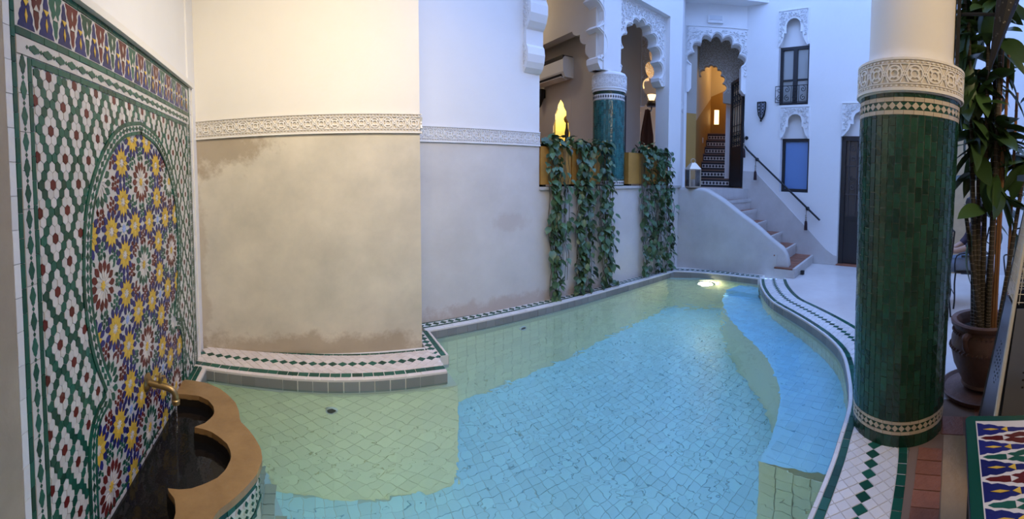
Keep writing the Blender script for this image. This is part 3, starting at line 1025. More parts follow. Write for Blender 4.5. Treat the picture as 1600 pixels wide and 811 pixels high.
def coping(name, label, path, pool_side, half_n, pitch, g_pool, g_back, edge, mwhite, skip=None, face=True, limit=300, bed_depth=0.14, back_extra=0.0, faces=2):
    """path = line of the green lozenges; pool_side = +1 when the water is on its left"""
    L_, at = resample(path, 0.05)
    mid = at(L_ / 2)
    root = thing(name, label, 'coping', (mid[0], mid[1], -bed_depth))
    half = half_n * pitch / 2
    ps = pool_side
    def pos(s, t):
        x, y, a = at(s)
        return x - math.sin(a) * t, y + math.cos(a) * t, a
    # bed
    t_pool = half + g_pool + edge
    t_back = half + g_back + back_extra
    ns = max(2, int(L_ / 0.08))
    A = [pos(L_ * i / ns, ps * t_pool)[:2] for i in range(ns + 1)]
    B = [pos(L_ * i / ns, -ps * t_back)[:2] for i in range(ns + 1)]
    mb = MB()
    for i in range(ns):
        mb.prism([A[i], A[i + 1], B[i + 1], B[i]], flat, -bed_depth, -0.001)
    mb.build('bed', GROUT, root)
    count = {}
    stuff = {}
    def put(kind, poly, m, s, t):
        x, y, a = pos(s, t)
        if skip and skip(x, y):
            return
        me = tile_mesh(kind, poly, m)
        M_ = Matrix.Translation((x, y, R.uniform(-0.0006, 0.0008))) @ Matrix.Rotation(a + R.uniform(-0.012, 0.012), 4, 'Z')
        c = count[kind] = count.get(kind, 0) + 1
        if c <= limit:
            link(kind, me, root, M_)
        else:
            st = stuff.setdefault((kind, m.name), (MB(), m))[0]
            st.add([M_ @ v.co for v in me.vertices], [tuple(p.vertices) for p in me.polygons])
    p2 = pitch / 2
    g = 0.0018
    q = p2 - g * 1.4
    dia = [(-q, 0), (0, -q), (q, 0), (0, q)]
    order = sorted(range(int(L_ / p2) + 1), key=lambda i: math.hypot(*at(i * p2)[:2]))
    for i in order:
        for j in range(-math.ceil(half_n), math.ceil(half_n) + 1):
            if (i + j) % 2:
                continue
            t = j * p2
            poly = clip_poly(dia, -half - t + g, half - t - g)
            if not poly:
                continue
            put('green_lozenge' if j == 0 else 'white_tile', poly, TGREEN if j == 0 else mwhite, i * p2, t)
    def border(kind, t0, t1, ln, m):
        k = max(1, int(round(L_ / ln)))
        w = L_ / k
        poly = [(-w / 2 + g, -(t1 - t0) / 2 + g), (w / 2 - g, -(t1 - t0) / 2 + g), (w / 2 - g, (t1 - t0) / 2 - g), (-w / 2 + g, (t1 - t0) / 2 - g)]
        for i in sorted(range(k), key=lambda i: math.hypot(*at((i + .5) * w)[:2])):
            put(kind, poly, m, (i + 0.5) * w, (t0 + t1) / 2)
    if g_pool:
        border('green_tile', *sorted((ps * half, ps * (half + g_pool))), pitch, TGREEN)
    if g_back:
        border('green_tile', *sorted((-ps * half, -ps * (half + g_back))), pitch, TGREEN)
    if edge:
        border('edge_tile', *sorted((ps * (half + g_pool), ps * t_pool)), 0.10, mwhite)
    for (kind, _), (st, m) in stuff.items():
        st.build(kind + 's', m, root, kind='stuff')
    if face:
        k = max(1, int(round(L_ / 0.11)))
        w = L_ / k
        for i in range(k):
            x, y, a = pos((i + 0.5) * w, ps * (t_pool + 0.001))
            for r in range(faces):
                key = ('face', round(w, 4))
                if key not in TILE_CACHE:
                    fb = MB(); fb.box((-w / 2 + g, -0.004, -0.045), (w / 2 - g, 0.004, 0.045)); TILE_CACHE[key] = fb.mesh('face_tile', TGREY)
                link('face_tile', TILE_CACHE[key], root, Matrix.Translation((x, y, -0.058 - 0.094 * r)) @ Matrix.Rotation(a, 4, 'Z'))
    return root

PITCH_T = 0.078
bp = [tuple(v) for v in spline([(-0.86, 3.372), (-0.607, 3.325), (-0.287, 3.272), (0.03, 3.214), (0.34, 3.168), (0.65, 3.137), (0.96, 3.12), (1.06, 3.112)], 5)]
coping('pool_coping', 'broad pale rose tiled coping at the foot of the beige block', [(p[0], p[1]) for p in bp], -1, 4, PITCH_T, 0.058, 0.028, 0.045, TROSE, faces=1, back_extra=0.04)
coping('pool_coping', 'short tiled coping return beside the beige block corner', [(1.045, 3.13), (1.06, 3.70)], -1, 1, PITCH_T, 0.045, 0.0, 0.02, TROSE, faces=1)
coping('pool_coping', 'small tiled corner coping between the fountain basin and the beige block', [(-0.828, 2.72), (-0.828, 3.12)], -1, 0, PITCH_T, 0.035, 0.035, 0.03, TROSE, faces=1)
cpw = [tuple(v) for v in spline([(1.12, 3.832), (1.865, 3.905), (2.767, 3.972), (3.807, 4.06), (5.0, 4.14), (5.15, 4.15)], 5)]
coping('pool_coping', 'narrow green and white tiled coping below the grey pool wall', [(p[0], p[1]) for p in cpw], -1, 1, 0.082, 0.03, 0.03, 0.075, TSTRIP, faces=1)
cpp = [tuple(v) for v in spline([(5.13, 4.10), (5.30, 3.85), (5.46, 3.44), (5.53, 3.0), (5.555, 2.74)], 5)]
coping('pool_coping', 'narrow tiled coping at the foot of the stair parapet', [(p[0], p[1]) for p in cpp], -1, 1, 0.082, 0.03, 0.03, 0.06, TSTRIP, faces=1, back_extra=0.08)
rp = offset2(RC, 0.205)
def near_col(x, y): return math.hypot(x - COLX, y - COLY) < 0.262
coping('pool_coping', 'wide curved white tiled coping with green lozenges running past the column', rp, -1, 3.5, PITCH_T, 0.045, 0.05, 0.024, TSTRIP, near_col, faces=1)

# ------------------------------------------------------------------ tiled fountain panel
UC = 2.165
panel = thing('zellige_panel', 'tall mosaic fountain panel with a horseshoe arch of star rosettes', 'wall mosaic', (-0.87, UC, -0.07))
PA0, PA1 = 1.0, 3.30
mb = MB()
mb.prism([(PA0, -0.3), (PA1, -0.3), (PA1, 2.215), (PA0, 2.215)], mapA, -0.04, 0.0)
mb.build('grout_bed', GROUT, panel)
mb = MB()
mb.prism([(PA0 - 0.01, 2.212), (PA1 + 0.012, 2.212), (PA1 + 0.012, 2.25), (PA0 - 0.01, 2.25)], mapA, -0.04, 0.028)
mb.prism([(PA1 - 0.002, -0.3), (PA1 + 0.014, -0.3), (PA1 + 0.014, 2.25), (PA1 - 0.002, 2.25)], mapA, -0.04, 0.012)
mb.build('plaster_lip', CREAM, panel)
TH = 0.005
def ptile(name, poly, m, parent=panel, th=TH):
    mb = MB()
    mb.prism(poly, mapA, -0.002, th)
    return mb.build(name, m, parent)
def rowtiles(name, a0, b0, a1, b1, m, ln, vertical=False):
    """a straight run of bricks sharing one mesh"""
    L_ = (b1 - b0) if vertical else (a1 - a0)
    k = max(1, round(L_ / ln)); w = L_ / k
    g = 0.0012
    mb = MB()
    if vertical:
        mb.prism([(g - (a1 - a0) / 2, g - w / 2), ((a1 - a0) / 2 - g, g - w / 2), ((a1 - a0) / 2 - g, w / 2 - g), (g - (a1 - a0) / 2, w / 2 - g)], lambda u, z, d: (d, u, z), -0.002, TH)
    else:
        mb.prism([(g - w / 2, g - (b1 - b0) / 2), (w / 2 - g, g - (b1 - b0) / 2), (w / 2 - g, (b1 - b0) / 2 - g), (g - w / 2, (b1 - b0) / 2 - g)], lambda u, z, d: (d, u, z), -0.002, TH)
    me = mb.mesh(name, m)
    for i in range(k):
        u, z = ((a0 + a1) / 2, b0 + (i + .5) * w) if vertical else (a0 + (i + .5) * w, (b0 + b1) / 2)
        link(name, me, panel, Matrix.Translation((-0.87 + R.uniform(-0.0008, 0.0008), u, z)) @ Matrix.Rotation(R.uniform(-0.01, 0.01), 4, 'Y'))
# outer white strip, green lines
rowtiles('border_tile', 1.032, -0.25, 1.068, 2.212, TSTRIP, 0.11, True)
for a0, a1 in ((1.07, 1.094), (3.21, 3.234)):
    rowtiles('green_tile', a0, -0.06, a1, 2.21, TGREEN, 0.085, True)
for a0, a1 in ((1.156, 1.180), (3.124, 3.148)):
    rowtiles('green_tile', a0, -0.06, a1, 1.905, TGREEN, 0.085, True)
rowtiles('border_tile', 3.236, -0.06, 3.296, 2.21, TSTRIP, 0.11, True)
rowtiles('green_tile', 1.094, 2.184, 3.21, 2.21, TGREEN, 0.085)
rowtiles('green_tile', 1.094, 1.972, 3.21, 1.998, TGREEN, 0.085)
rowtiles('green_tile', 1.180, 1.880, 3.124, 1.905, TGREEN, 0.085)
# pale ground of the ornament strips
for a0, b0, a1, b1, v in ((1.096, 1.908, 3.208, 1.970, False), (1.096, -0.06, 1.154, 1.906, True), (3.150, -0.06, 3.208, 1.906, True)):
    rowtiles('strip_ground', a0, b0, a1, b1, TWHITE, 0.13, v)
# dark green spindles in the strip
spin = [(-0.034, 0), (-0.024, 0.009), (-0.018, 0.009), (-0.010, 0.013), (0, 0.017), (0.010, 0.013), (0.018, 0.009), (0.024, 0.009), (0.034, 0)]
spin = spin + [(-x, -y) for x, y in spin[1:-1]]
dot = [(-0.007, 0), (0, -0.008), (0.007, 0), (0, 0.008)]
def ploc(poly, f): 
    mb = MB(); mb.prism(poly, f, 0.0, TH + 0.0025); return mb
fu = lambda a, b, d: (d, a, b)
fv = lambda a, b, d: (d, b, a)
SPH = ploc(spin, fu).mesh('spindle', TGREEN); SPV = ploc(spin, fv).mesh('spindle', TGREEN); DT = ploc(dot, fu).mesh('dot', TGREEN)
for i in range(25):
    u = 1.196 + 0.0845 * i
    if u < 3.16:
        link('spindle', SPH, panel, Matrix.Translation((-0.87, u, 1.938)))
        link('dot', DT, panel, Matrix.Translation((-0.87, u - 0.0422, 1.938)))
for i in range(23):
    z = 1.874 - 0.088 * i
    if z > -0.04:
        for u in (1.125, 3.179):
            link('spindle', SPV, panel, Matrix.Translation((-0.87, u, z)))
            link('dot', DT, panel, Matrix.Translation((-0.87, u, z - 0.044)))
# frieze of interlocking merlons
FB = [(.10, .02), (.90, .02), (.86, .10), (.80, .15), (.83, .24), (.77, .34), (.70, .40), (.70, .47), (.63, .55), (.64, .66), (.60, .74), (.585, .86), (.5, .94), (.415, .86), (.40, .74), (.36, .66), (.37, .55), (.30, .47), (.30, .40), (.23, .34), (.17, .24), (.20, .15), (.14, .10)]
def frieze(parent, f, u0, u1, v0, hh, per, th=TH):
    mats_ = [TWHITE, TBLUE, TRED, TGREEN, TYEL]
    n_ = int(round((u1 - u0) / per)); p = (u1 - u0) / n_
    meshes = {}
    def piece(name, poly, m, u, e):
        key = (name, m.name)
        if key not in meshes:
            mb = MB(); mb.prism([(a * p, b * hh) for a, b in poly], lambda a, b, d: tuple(Vector(f(u0 + a, v0 + b, d)) - Vector(f(u0, v0, 0))), 0.0, e)
            meshes[key] = mb.mesh(name, m)
        link(name, meshes[key], parent, Matrix.Translation(Vector(f(u0 + u * p, v0, 0))))
    mb = MB()
    mb.prism([(u0, v0), (u1, v0), (u1, v0 + hh), (u0, v0 + hh)], f, -0.001, th * 0.75)
    mb.build('interlace', TWHITE, parent, label='white interlace between coloured merlons')
    up = [(a - 0.5, 1 - b) for a, b in FB]
    loz = lambda cx, cy_, w, h: [(cx - w, cy_), (cx, cy_ - h), (cx + w, cy_), (cx, cy_ + h)]
    for i in range(n_):
        piece('merlon', FB, TBLUE, i, th)
        piece('inset', loz(.5, .26, .06, .14), TYEL, i, th + 0.002)
        piece('inset_tip', [(.36, .56), (.64, .56), (.5, .44)], TYEL, i, th + 0.002)
        if i > 0:
            m_ = TRED if i % 2 else TGREEN
            piece('hanging_merlon', up, m_, i, th)
            piece('hanging_inset', loz(0, .76, .045, .11), TWHITE, i, th + 0.002)
            piece('hanging_tip', [(-.13, .45), (.13, .45), (0, .57)], TWHITE, i, th + 0.002)
frieze(panel, mapA, 1.096, 3.208, 2.0, 0.182, 0.1262)
# horseshoe outline
half = [(0, 1.80), (0.27, 1.748), (0.495, 1.595), (0.65, 1.37), (0.70, 1.10), (0.69, 0.90), (0.635, 0.70), (0.54, 0.52)]
rh = [(v.x, v.y) for v in spline(half, 6)]
low = [(v.x, v.y) for v in spline([(0.54, 0.52), (0.62, 0.495), (0.68, 0.44), (0.712, 0.35), (0.72, 0.20), (0.72, -0.06)], 5)]
outl_r = rh + low[1:]
W_ARC = 0.072
OUTER = [(UC - x, z) for x, z in outl_r[::-1]] + [(UC + x, z) for x, z in outl_r[1:]]
inn = offset2(outl_r, -W_ARC)   # towards the centre
inn = [(max(0, x), z) for x, z in inn]
INNER = [(UC - x, z) for x, z in inn[::-1]] + [(UC + x, z) for x, z in inn[1:]]
def arc_border(side):
    for part in (rh, low):
        pts = [(UC + side * x, z) for x, z in part]
        L_, at = resample(pts, 0.01)
        sg = -1 if side > 0 else 1
        def strip(name, t0, t1, ln, m, th):
            k = max(1, round(L_ / ln)); w = L_ / k
            for i in range(k):
                x0, z0, a0 = at(i * w + 0.0012); x1, z1, a1 = at((i + 1) * w - 0.0012)
                P_ = [(x0 - math.sin(a0) * t0 * sg, z0 + math.cos(a0) * t0 * sg), (x1 - math.sin(a1) * t0 * sg, z1 + math.cos(a1) * t0 * sg),
                      (x1 - math.sin(a1) * t1 * sg, z1 + math.cos(a1) * t1 * sg), (x0 - math.sin(a0) * t1 * sg, z0 + math.cos(a0) * t1 * sg)]
                ptile(name, P_, m, th=th)
        strip('arch_tile', 0.0, 0.020, 0.075, TGREEN, 0.010)
        strip('arch_tile', 0.054, W_ARC, 0.075, TGREEN, 0.010)
        strip('arch_ground', 0.021, 0.053, 0.12, TWHITE, 0.009)
        k = round(L_ / 0.046); w = L_ / k
        for i in range(k):
            x, z, a = at((i + .5) * w)
            cx, cz = x - math.sin(a) * 0.037 * sg, z + math.cos(a) * 0.037 * sg
            c, s_ = math.cos(a), math.sin(a)
            ptile('arch_lozenge', [(cx + c * q - s_ * r, cz + s_ * q + c * r) for q, r in ((-0.021, 0), (0, -0.014), (0.021, 0), (0, 0.014))], TGREEN, th=0.0115)
arc_border(1); arc_border(-1)
# hexagon field outside the arch
hw, hr = 0.037, 0.0333
def hexpoly(cx, cz, w=hw, r=hr, g=0.0012):
    s_ = r * 4 / 3 / 2
    return [(cx + (w / 2 - g) * math.copysign(1, a) if a else cx, cz + b) for a, b in ((0, s_ - g), (1, s_ / 2 - g * .5), (1, -s_ / 2 + g * .5), (0, -s_ + g), (-1, -s_ / 2 + g * .5), (-1, s_ / 2 - g * .5))]
hexm = {}
for nm, m in (('green', TGREEN), ('white', TWHITE), ('red', TRED)):
    mb = MB(); mb.prism(hexpoly(0, 0), fu, -0.002, TH); hexm[nm] = mb.mesh('hex_tile', m)
PATN = ['RWGGW', 'WGWGW', 'WGWWG']
hexes = []
row0 = round((1.86 - (-0.1)) / hr)
for rr in range(-1, row0 + 2):
    z = 1.86 - rr * hr
    blk, sub = divmod(rr, 3)
    off = (blk * 2.5) % 5 + (0.5 if sub == 1 else 0.0)
    for ci in range(-6, 60):
        u = 1.281 + (ci + off) * hw
        if 1.184 < u < 3.12 and -0.05 < z < 1.876 and not inside((u, z), OUTER):
            kcol = PATN[sub][ci % 5]
            hexes.append((u, z, {'R': 'red', 'G': 'green', 'W': 'white'}[kcol]))
hexes.sort(key=lambda h: math.hypot(h[0], h[1] - EYE))
hs = {k: MB() for k in hexm}
for i, (u, z, k) in enumerate(hexes):
    poly = hexpoly(u, z)
    cut = clip_poly(poly, -0.06, 1.879)
    cut = [(min(max(a, 1.181), 3.123), b) for a, b in cut]
    near = any(math.hypot(u - q[0], z - q[1]) < 0.03 for q in OUTER)
    if i < 300 and len(cut) == 6 and cut == poly:
        link('hex_tile', hexm[k], panel, Matrix.Translation((-0.87 + R.uniform(-0.0008, 0.0008), u, z)))
    elif cut:
        hs[k].prism(cut, mapA, -0.002, TH + R.uniform(-0.0008, 0.0008))
for k, m in (('green', TGREEN), ('white', TWHITE), ('red', TRED)):
    if hs[k].v:
        hs[k].build('hex_tiles', m, panel, kind='stuff')
# rosettes inside the arch
ros_mats = [TWHITE, TYEL, TBLUE, TRED, TGREEN, TSKY]
def petal(cx, cz, a, r0, r1, w, mid=0.55):
    c, s_ = math.cos(a), math.sin(a)
    rm = r0 + (r1 - r0) * mid
    return [(cx + c * r0, cz + s_ * r0), (cx + c * rm + s_ * w, cz + s_ * rm - c * w), (cx + c * r1, cz + s_ * r1), (cx + c * rm - s_ * w, cz + s_ * rm + c * w)]
def hexpet(cx, cz, a, r0, r1, w):
    c, s_ = math.cos(a), math.sin(a)
    out = []
    for r, t in ((r0, 0), (r0 + (r1 - r0) * .3, -w), (r0 + (r1 - r0) * .7, -w), (r1, 0), (r0 + (r1 - r0) * .7, w), (r0 + (r1 - r0) * .3, w)):
        out.append((cx + c * r - s_ * t, cz + s_ * r + c * t))
    return out
def ros_yellow(cx, cz):
    P_ = []
    for k in range(12):
        a = PI * 2 * k / 12
        P_.append((petal(cx, cz, a, 0.020, 0.074, 0.0155, 0.5), 1))
        P_.append((hexpet(cx, cz, a + PI / 12, 0.056, 0.106, 0.0135), 2))
    P_.append(([(cx + math.cos(PI * 2 * k / 12 + PI / 12) * (0.010 if k % 2 else 0.024), cz + math.sin(PI * 2 * k / 12 + PI / 12) * (0.010 if k % 2 else 0.024)) for k in range(12)], 0))
    return P_
def ros_ring(cx, cz, ci):
    P_ = [([(cx + math.cos(PI * 2 * k / 16) * (0.013 if k % 2 else 0.026), cz + math.sin(PI * 2 * k / 16) * (0.013 if k % 2 else 0.026)) for k in range(16)], 1)]
    for k in range(14):
        P_.append((hexpet(cx, cz, 2 * PI * k / 14, 0.060, 0.116, 0.0155), ci))
    for k in range(14):
        P_.append((petal(cx, cz, 2 * PI * (k + .5) / 14, 0.032, 0.085, 0.009), 0))
    return P_
def ros_mini(cx, cz, ci):
    P_ = [(hexpet(cx, cz, 2 * PI * k / 6 + 0.26, 0.015, 0.044, 0.0105), ci) for k in range(6)]
    P_.append(([(cx + math.cos(2 * PI * k / 6 + .26) * 0.012, cz + math.sin(2 * PI * k / 6 + .26) * 0.012) for k in range(6)], ci))
    return P_
PU, PZ = 0.500, 0.462
U0, Z0 = 2.148, 1.0
mb = MB()
poly_in = [(x, max(z, -0.06)) for x, z in INNER]
mb.prism(OUTER, mapA, -0.004, 0.0025)
mb.build('rosette_ground', TWHITE, panel, recalc=False)
fill = MB()
def place(P_, name):
    P_ = [(p, c) for p, c in P_ if inside((sum(q[0] for q in p) / len(p), sum(q[1] for q in p) / len(p)), INNER)]
    if not P_:
        return
    if name is None:
        for p, c in P_:
            fill.prism(p, mapA, 0.002, 0.0048, c)
        return
    mb = MB()
    for p, c in P_:
        mb.prism(p, mapA, 0.002, 0.0055, c)
    mb.build(name, ros_mats, panel)
for i in range(-2, 3):
    for j in range(-3, 3):
        bx, bz = U0 + i * PU, Z0 + j * PZ
        g = (i + j) % 2 == 0
        place(ros_ring(bx, bz, 4 if g else 3), 'ring_rosette')
        mc = 3 if g else 4
        for k in range(8):
            a = k * PI / 4
            r = 0.165 if k % 2 == 0 else 0.178
            place(ros_mini(bx + r * math.cos(a) * 1.04, bz + r * math.sin(a) * 0.96, mc), None)
        for k in range(16):
            a = (k + 0.5) * PI / 8
            for r_, cc in ((0.136, mc), (0.205, mc if k % 2 else 2), (0.232, mc)):
                place([(petal(bx + r_ * math.cos(a) * 1.04, bz + r_ * math.sin(a) * .96, a, -0.017, 0.017, 0.0095), cc)], None)
        for (du, dz) in ((0.5, 0.212), (0.5, -0.212), (0.212, 0.5), (-0.212, 0.5)):
            place(ros_yellow(bx + du * PU, bz + dz * PZ), 'star_rosette')
        place([([(bx + PU / 2 + math.cos(PI * 2 * k / 16) * (0.013 if k % 2 else 0.024), bz + PZ / 2 + math.sin(PI * 2 * k / 16) * (0.013 if k % 2 else 0.024)) for k in range(16)], 5)], None)
        for k in range(8):
            a = (k + .5) * PI / 4
            place([(petal(bx + PU / 2 + 0.045 * math.cos(a), bz + PZ / 2 + 0.045 * math.sin(a), a, -0.014, 0.014, 0.007), 4)], None)
fill.build('filler_chips', ros_mats, panel, kind='stuff')
# skirting lines at the foot
rowtiles('green_tile', UC - 0.72, -0.028, UC + 0.72, -0.010, TGREEN, 0.05)
rowtiles('border_tile', UC - 0.72, -0.060, UC + 0.72, -0.030, TWHITE, 0.06)

# ------------------------------------------------------------------ fountain basin
fc = 2.055
ro = [(-0.868, 2.83), (-0.80, 2.83), (-0.687, 2.808), (-0.59, 2.75), (-0.522, 2.679), (-0.45, 2.58), (-0.415, 2.49), (-0.395, 2.40), (-0.384, 2.371), (-0.33, 2.30), (-0.286, 2.227), (-0.245, 2.14), (-0.227, 2.055)]
ri = [(-0.868, 2.625), (-0.78, 2.63), (-0.70, 2.626), (-0.63, 2.585), (-0.583, 2.522), (-0.56, 2.45), (-0.565, 2.40), (-0.591, 2.333), (-0.649, 2.278), (-0.59, 2.272), (-0.538, 2.254), (-0.48, 2.21), (-0.43, 2.161), (-0.40, 2.10), (-0.388, 2.045)]
def mir(pl, c): return pl + [(x, 2 * c - y) for x, y in pl[::-1][1:]]
RO, RI = mir(ro, 2.04), mir(ri, 2.03)
basin = thing('fountain_basin', 'scalloped ochre stone fountain basin under the brass spout', 'basin', (-0.55, 2.04, FZ))
def ring_prism(mb, outer, inner, z0, z1):
    # both outlines run from wall to wall; bridge them with matched samples
    Lo, ao = resample(outer, .01); Li, ai = resample(inner, .01)
    N_ = 72
    po = [ao(Lo * i / N_)[:2] for i in range(N_ + 1)]; pi = [ai(Li * i / N_)[:2] for i in range(N_ + 1)]
    for i in range(N_):
        a, b, c, d = po[i], po[i + 1], pi[i + 1], pi[i]
        mb.add([(*a, z1), (*b, z1), (*c, z1), (*d, z1), (*a, z0), (*b, z0), (*c, z0), (*d, z0)], [(0, 1, 2, 3), (4, 7, 6, 5), (0, 4, 5, 1), (3, 2, 6, 7)])
mb = MB()
ring_prism(mb, RO, RI, -0.005, 0.03)
mb.build('rim', RIM, basin)
lin = [(-0.868, 2.64)] + RI + [(-0.868, 2 * 2.03 - 2.64)]
mb = MB()
for i in range(len(RI) - 1):
    mb.add([(*RI[i], 0.0), (*RI[i + 1], 0.0), (*RI[i + 1], -0.40), (*RI[i], -0.40)], [(0, 1, 2, 3)])
mb.add([(*p, -0.40) for p in RI], [tuple(range(len(RI)))])
mb.build('lining', DARKB, basin)
RS = [(x - 0.02 if x > -0.8 else x, 2.04 + (y - 2.04) * 0.985) for x, y in RO]
mb = MB(); mb.prism(RS, flat, -1.45, -0.405); 
for i in range(len(RS) - 1):
    mb.add([(*RS[i], -0.005), (*RS[i + 1], -0.005), (*RS[i + 1], -0.41), (*RS[i], -0.41)], [(0, 1, 2, 3)])
mb.build('apron', GROUT, basin)
# tiled apron: green bands and lozenges
ap = MB(); ap2 = MB()
Lr, ar = resample(RS, .01)
k = int(Lr / 0.055)
for i in range(k):
    x, y, a = ar((i + .5) * Lr / k)
    nx, ny = -math.sin(a), math.cos(a)
    if nx < 0 and x > -0.3: nx, ny = -nx, -ny
    Mx = Matrix.Translation((x, y, 0)) @ Matrix.Rotation(a, 4, 'Z')
    for z0, z1 in ((-0.045, -0.012), (-0.26, -0.225)):
        ap.box((-0.026, -0.006, z0), (0.026, 0.006, z1), 0, Mx)
    for r in range(3):
        z = -0.075 - r * 0.055
        ap.prism([(-0.012, z), (0, z - 0.016), (0.012, z), (0, z + 0.016)], lambda q, w, d, Mx=Mx: tuple(Mx @ Vector((q, d, w))), -0.006, 0.006)
        ap2.prism([(0.015, z - .02), (0.028, z), (0.015, z + .02), (0.04, z)][:3], lambda q, w, d, Mx=Mx: tuple(Mx @ Vector((q, d, w))), -0.005, 0.005)
ap.build('apron_tiles', TGREEN, basin, kind='stuff'); ap2.build('apron_lozenges', TWHITE, basin, kind='stuff')
mb = MB(); mb.prism([(-0.86, 1.1), (-0.20, 1.45), (-0.11, 2.06), (-0.24, 2.42), (-0.38, 2.55), (-0.86, 2.6)], flat, FZ, -0.50); mb.build('plinth', TPOOLG, basin)
pt = MB(); pt.box((-0.034, -0.034, 0), (0.034, 0.034, 0.006)); ptm = pt.mesh('plinth_tile', mat('grey_green_tile', (0.40, 0.44, 0.38), 0.4, var=0.1))
pp = [(-0.86, 1.1), (-0.20, 1.45), (-0.11, 2.06), (-0.24, 2.42), (-0.38, 2.55), (-0.86, 2.6)]
for i in range(-12, 1):
    for j in range(14, 36):
        x, y = i * 0.072, j * 0.072
        if inside((x, y), pp) and x > -0.45 and not (inside((x + .05, y), RS) and inside((x, y + .05), RS)):
            link('plinth_tile', ptm, basin, Matrix.Translation((x, y, -0.50)))
mb = MB(); mb.add([(*p, -0.052) for p in RS], [tuple(range(len(RS)))])
bw = mb.build('basin_water', BWATER, recalc=False)
if bw.data.polygons[0].normal.z < 0: bw.data.flip_normals()
bw['label'] = 'dark still water inside the fountain basin'; bw['category'] = 'water'; bw['kind'] = 'stuff'

# spout
sp = thing('fountain_spout', 'aged brass tap with a cross handle on the mosaic panel', 'tap', (-0.87, 2.12, 0.33))
mb = MB(); Mx = Matrix.Rotation(PI / 2, 4, 'Y'); mb.lathe([(0.0, -0.004), (0.050, -0.004), (0.052, 0.006), (0.040, 0.014), (0.028, 0.018)], 20, (-0.866, 2.12, 0.345), 0, True, Mx); mb.build('flange', BRASS, sp, True)
mb = MB(); mb.tube(spline([(-0.86, 2.12, 0.345), (-0.80, 2.12, 0.338), (-0.745, 2.12, 0.330), (-0.715, 2.12, 0.318), (-0.700, 2.12, 0.292), (-0.699, 2.12, 0.262)], 5), 0.0185, 14); mb.build('pipe', BRASS, sp, True)
mb = MB(); mb.lathe([(0.0185, -0.014), (0.023, -0.012), (0.023, 0.010), (0.0185, 0.014)], 14, (-0.699, 2.12, 0.258)); mb.build('nozzle', BRASS, sp, True)
mb = MB(); mb.lathe([(0.012, 0), (0.010, 0.03), (0.013, 0.036), (0.006, 0.044)], 10, (-0.785, 2.12, 0.352)); 
for a in (0.3, 0.3 + PI / 2):
    c, s_ = math.cos(a) * 0.030, math.sin(a) * 0.030
    mb.tube([(-0.785 - c, 2.12 - s_, 0.39), (-0.785 + c, 2.12 + s_, 0.39)], [0.006, 0.006], 8)
mb.build('cross_handle', BRASS, sp, True)
mb = MB(); pts = [(-0.699 + R.uniform(-.0015, .0015), 2.12 + R.uniform(-.0015, .0015), 0.245 - 0.023 * i) for i in range(16)]
mb.tube(pts, [0.009] + [0.0065 - 0.00015 * i for i in range(15)], 8)
ws = mb.build('water_jet', JETW, None, True); ws['label'] = 'thin stream of water falling from the brass tap'; ws['category'] = 'water jet'

# ------------------------------------------------------------------ big column
CR0, CRK = 0.274, 0.0125
def cr(z): return CR0 + CRK * z
def mapCol(a, z, d, r0=None):
    r = (cr(z) if r0 is None else r0) + d
    return (COLX + r * math.cos(a), COLY + r * math.sin(a), z)
col = thing('tiled_column', 'thick dark green tiled column with a white carved collar', 'column', (COLX, COLY, 0))
mb = MB(); mb.lathe([(cr(0) - .003, -0.05), (cr(1.94) - .003, 1.94)], 48, (COLX, COLY, 0)); mb.build('core', TCOLG, col, True)
mb = MB(); mb.lathe([(0.27, 1.93), (0.27, 2.14), (0.262, 2.16), (0.257, 2.2), (0.257, TOP)], 48, (COLX, COLY, 0)); mb.build('shaft', CREAM, col, True)
mb = MB(); mb.lathe([(0.30, 1.945), (0.312, 1.955), (0.312, 2.12), (0.306, 2.135), (0.25, 2.15)], 64, (COLX, COLY, 0), 0, False); mb.build('collar', STUCCO, col, True)
carved_band('collar_carving', lambda s, h, d: mapCol(s / 0.312, 1.952 + h, d, 0.311), 2 * PI * 0.312, 0.175, 0.109, 0.010, [STUCCO, STUCCOB], col)
NT = 47
tw = 2 * PI * 0.279 / NT
mb = MB(); mb.box((-0.003, -tw / 2 + 0.0016, -0.0385), (0.002, tw / 2 - 0.0016, 0.0385)); ctm = mb.mesh('column_tile', TCOL)
tl = []
for i in range(NT):
    a = 2 * PI * i / NT
    off = (0.0405 if i % 2 else 0.0) + R.uniform(-0.006, 0.006)
    for k in range(-1, 22):
        z = 0.147 + 0.0405 + k * 0.081 + off
        if z - 0.0405 > 1.826 or z + 0.0405 < 0.146: continue
        tl.append((a, z))
ca = math.atan2(-COLY, -COLX)
tl.sort(key=lambda t: abs((t[0] - ca + PI) % (2 * PI) - PI))
st = MB(); cnt = 0
for a, z in tl:
    lo, hi = max(z - .0388, 0.147), min(z + .0388, 1.826)
    Mx = Matrix.Translation(mapCol(a, (lo + hi) / 2, R.uniform(-0.0006, 0.001))) @ Matrix.Rotation(a, 4, 'Z') @ Matrix.Rotation(R.uniform(-.02, .02), 4, 'Z')
    if cnt < 300 and hi - lo > 0.0770:
        link('column_tile', ctm, col, Mx); cnt += 1
    else:
        st.box((-0.003, -tw / 2 + 0.0016, (lo - hi) / 2), (0.002, tw / 2 - 0.0016, (hi - lo) / 2), 0, Mx)
st.build('column_tiles', TCOL, col, kind='stuff')
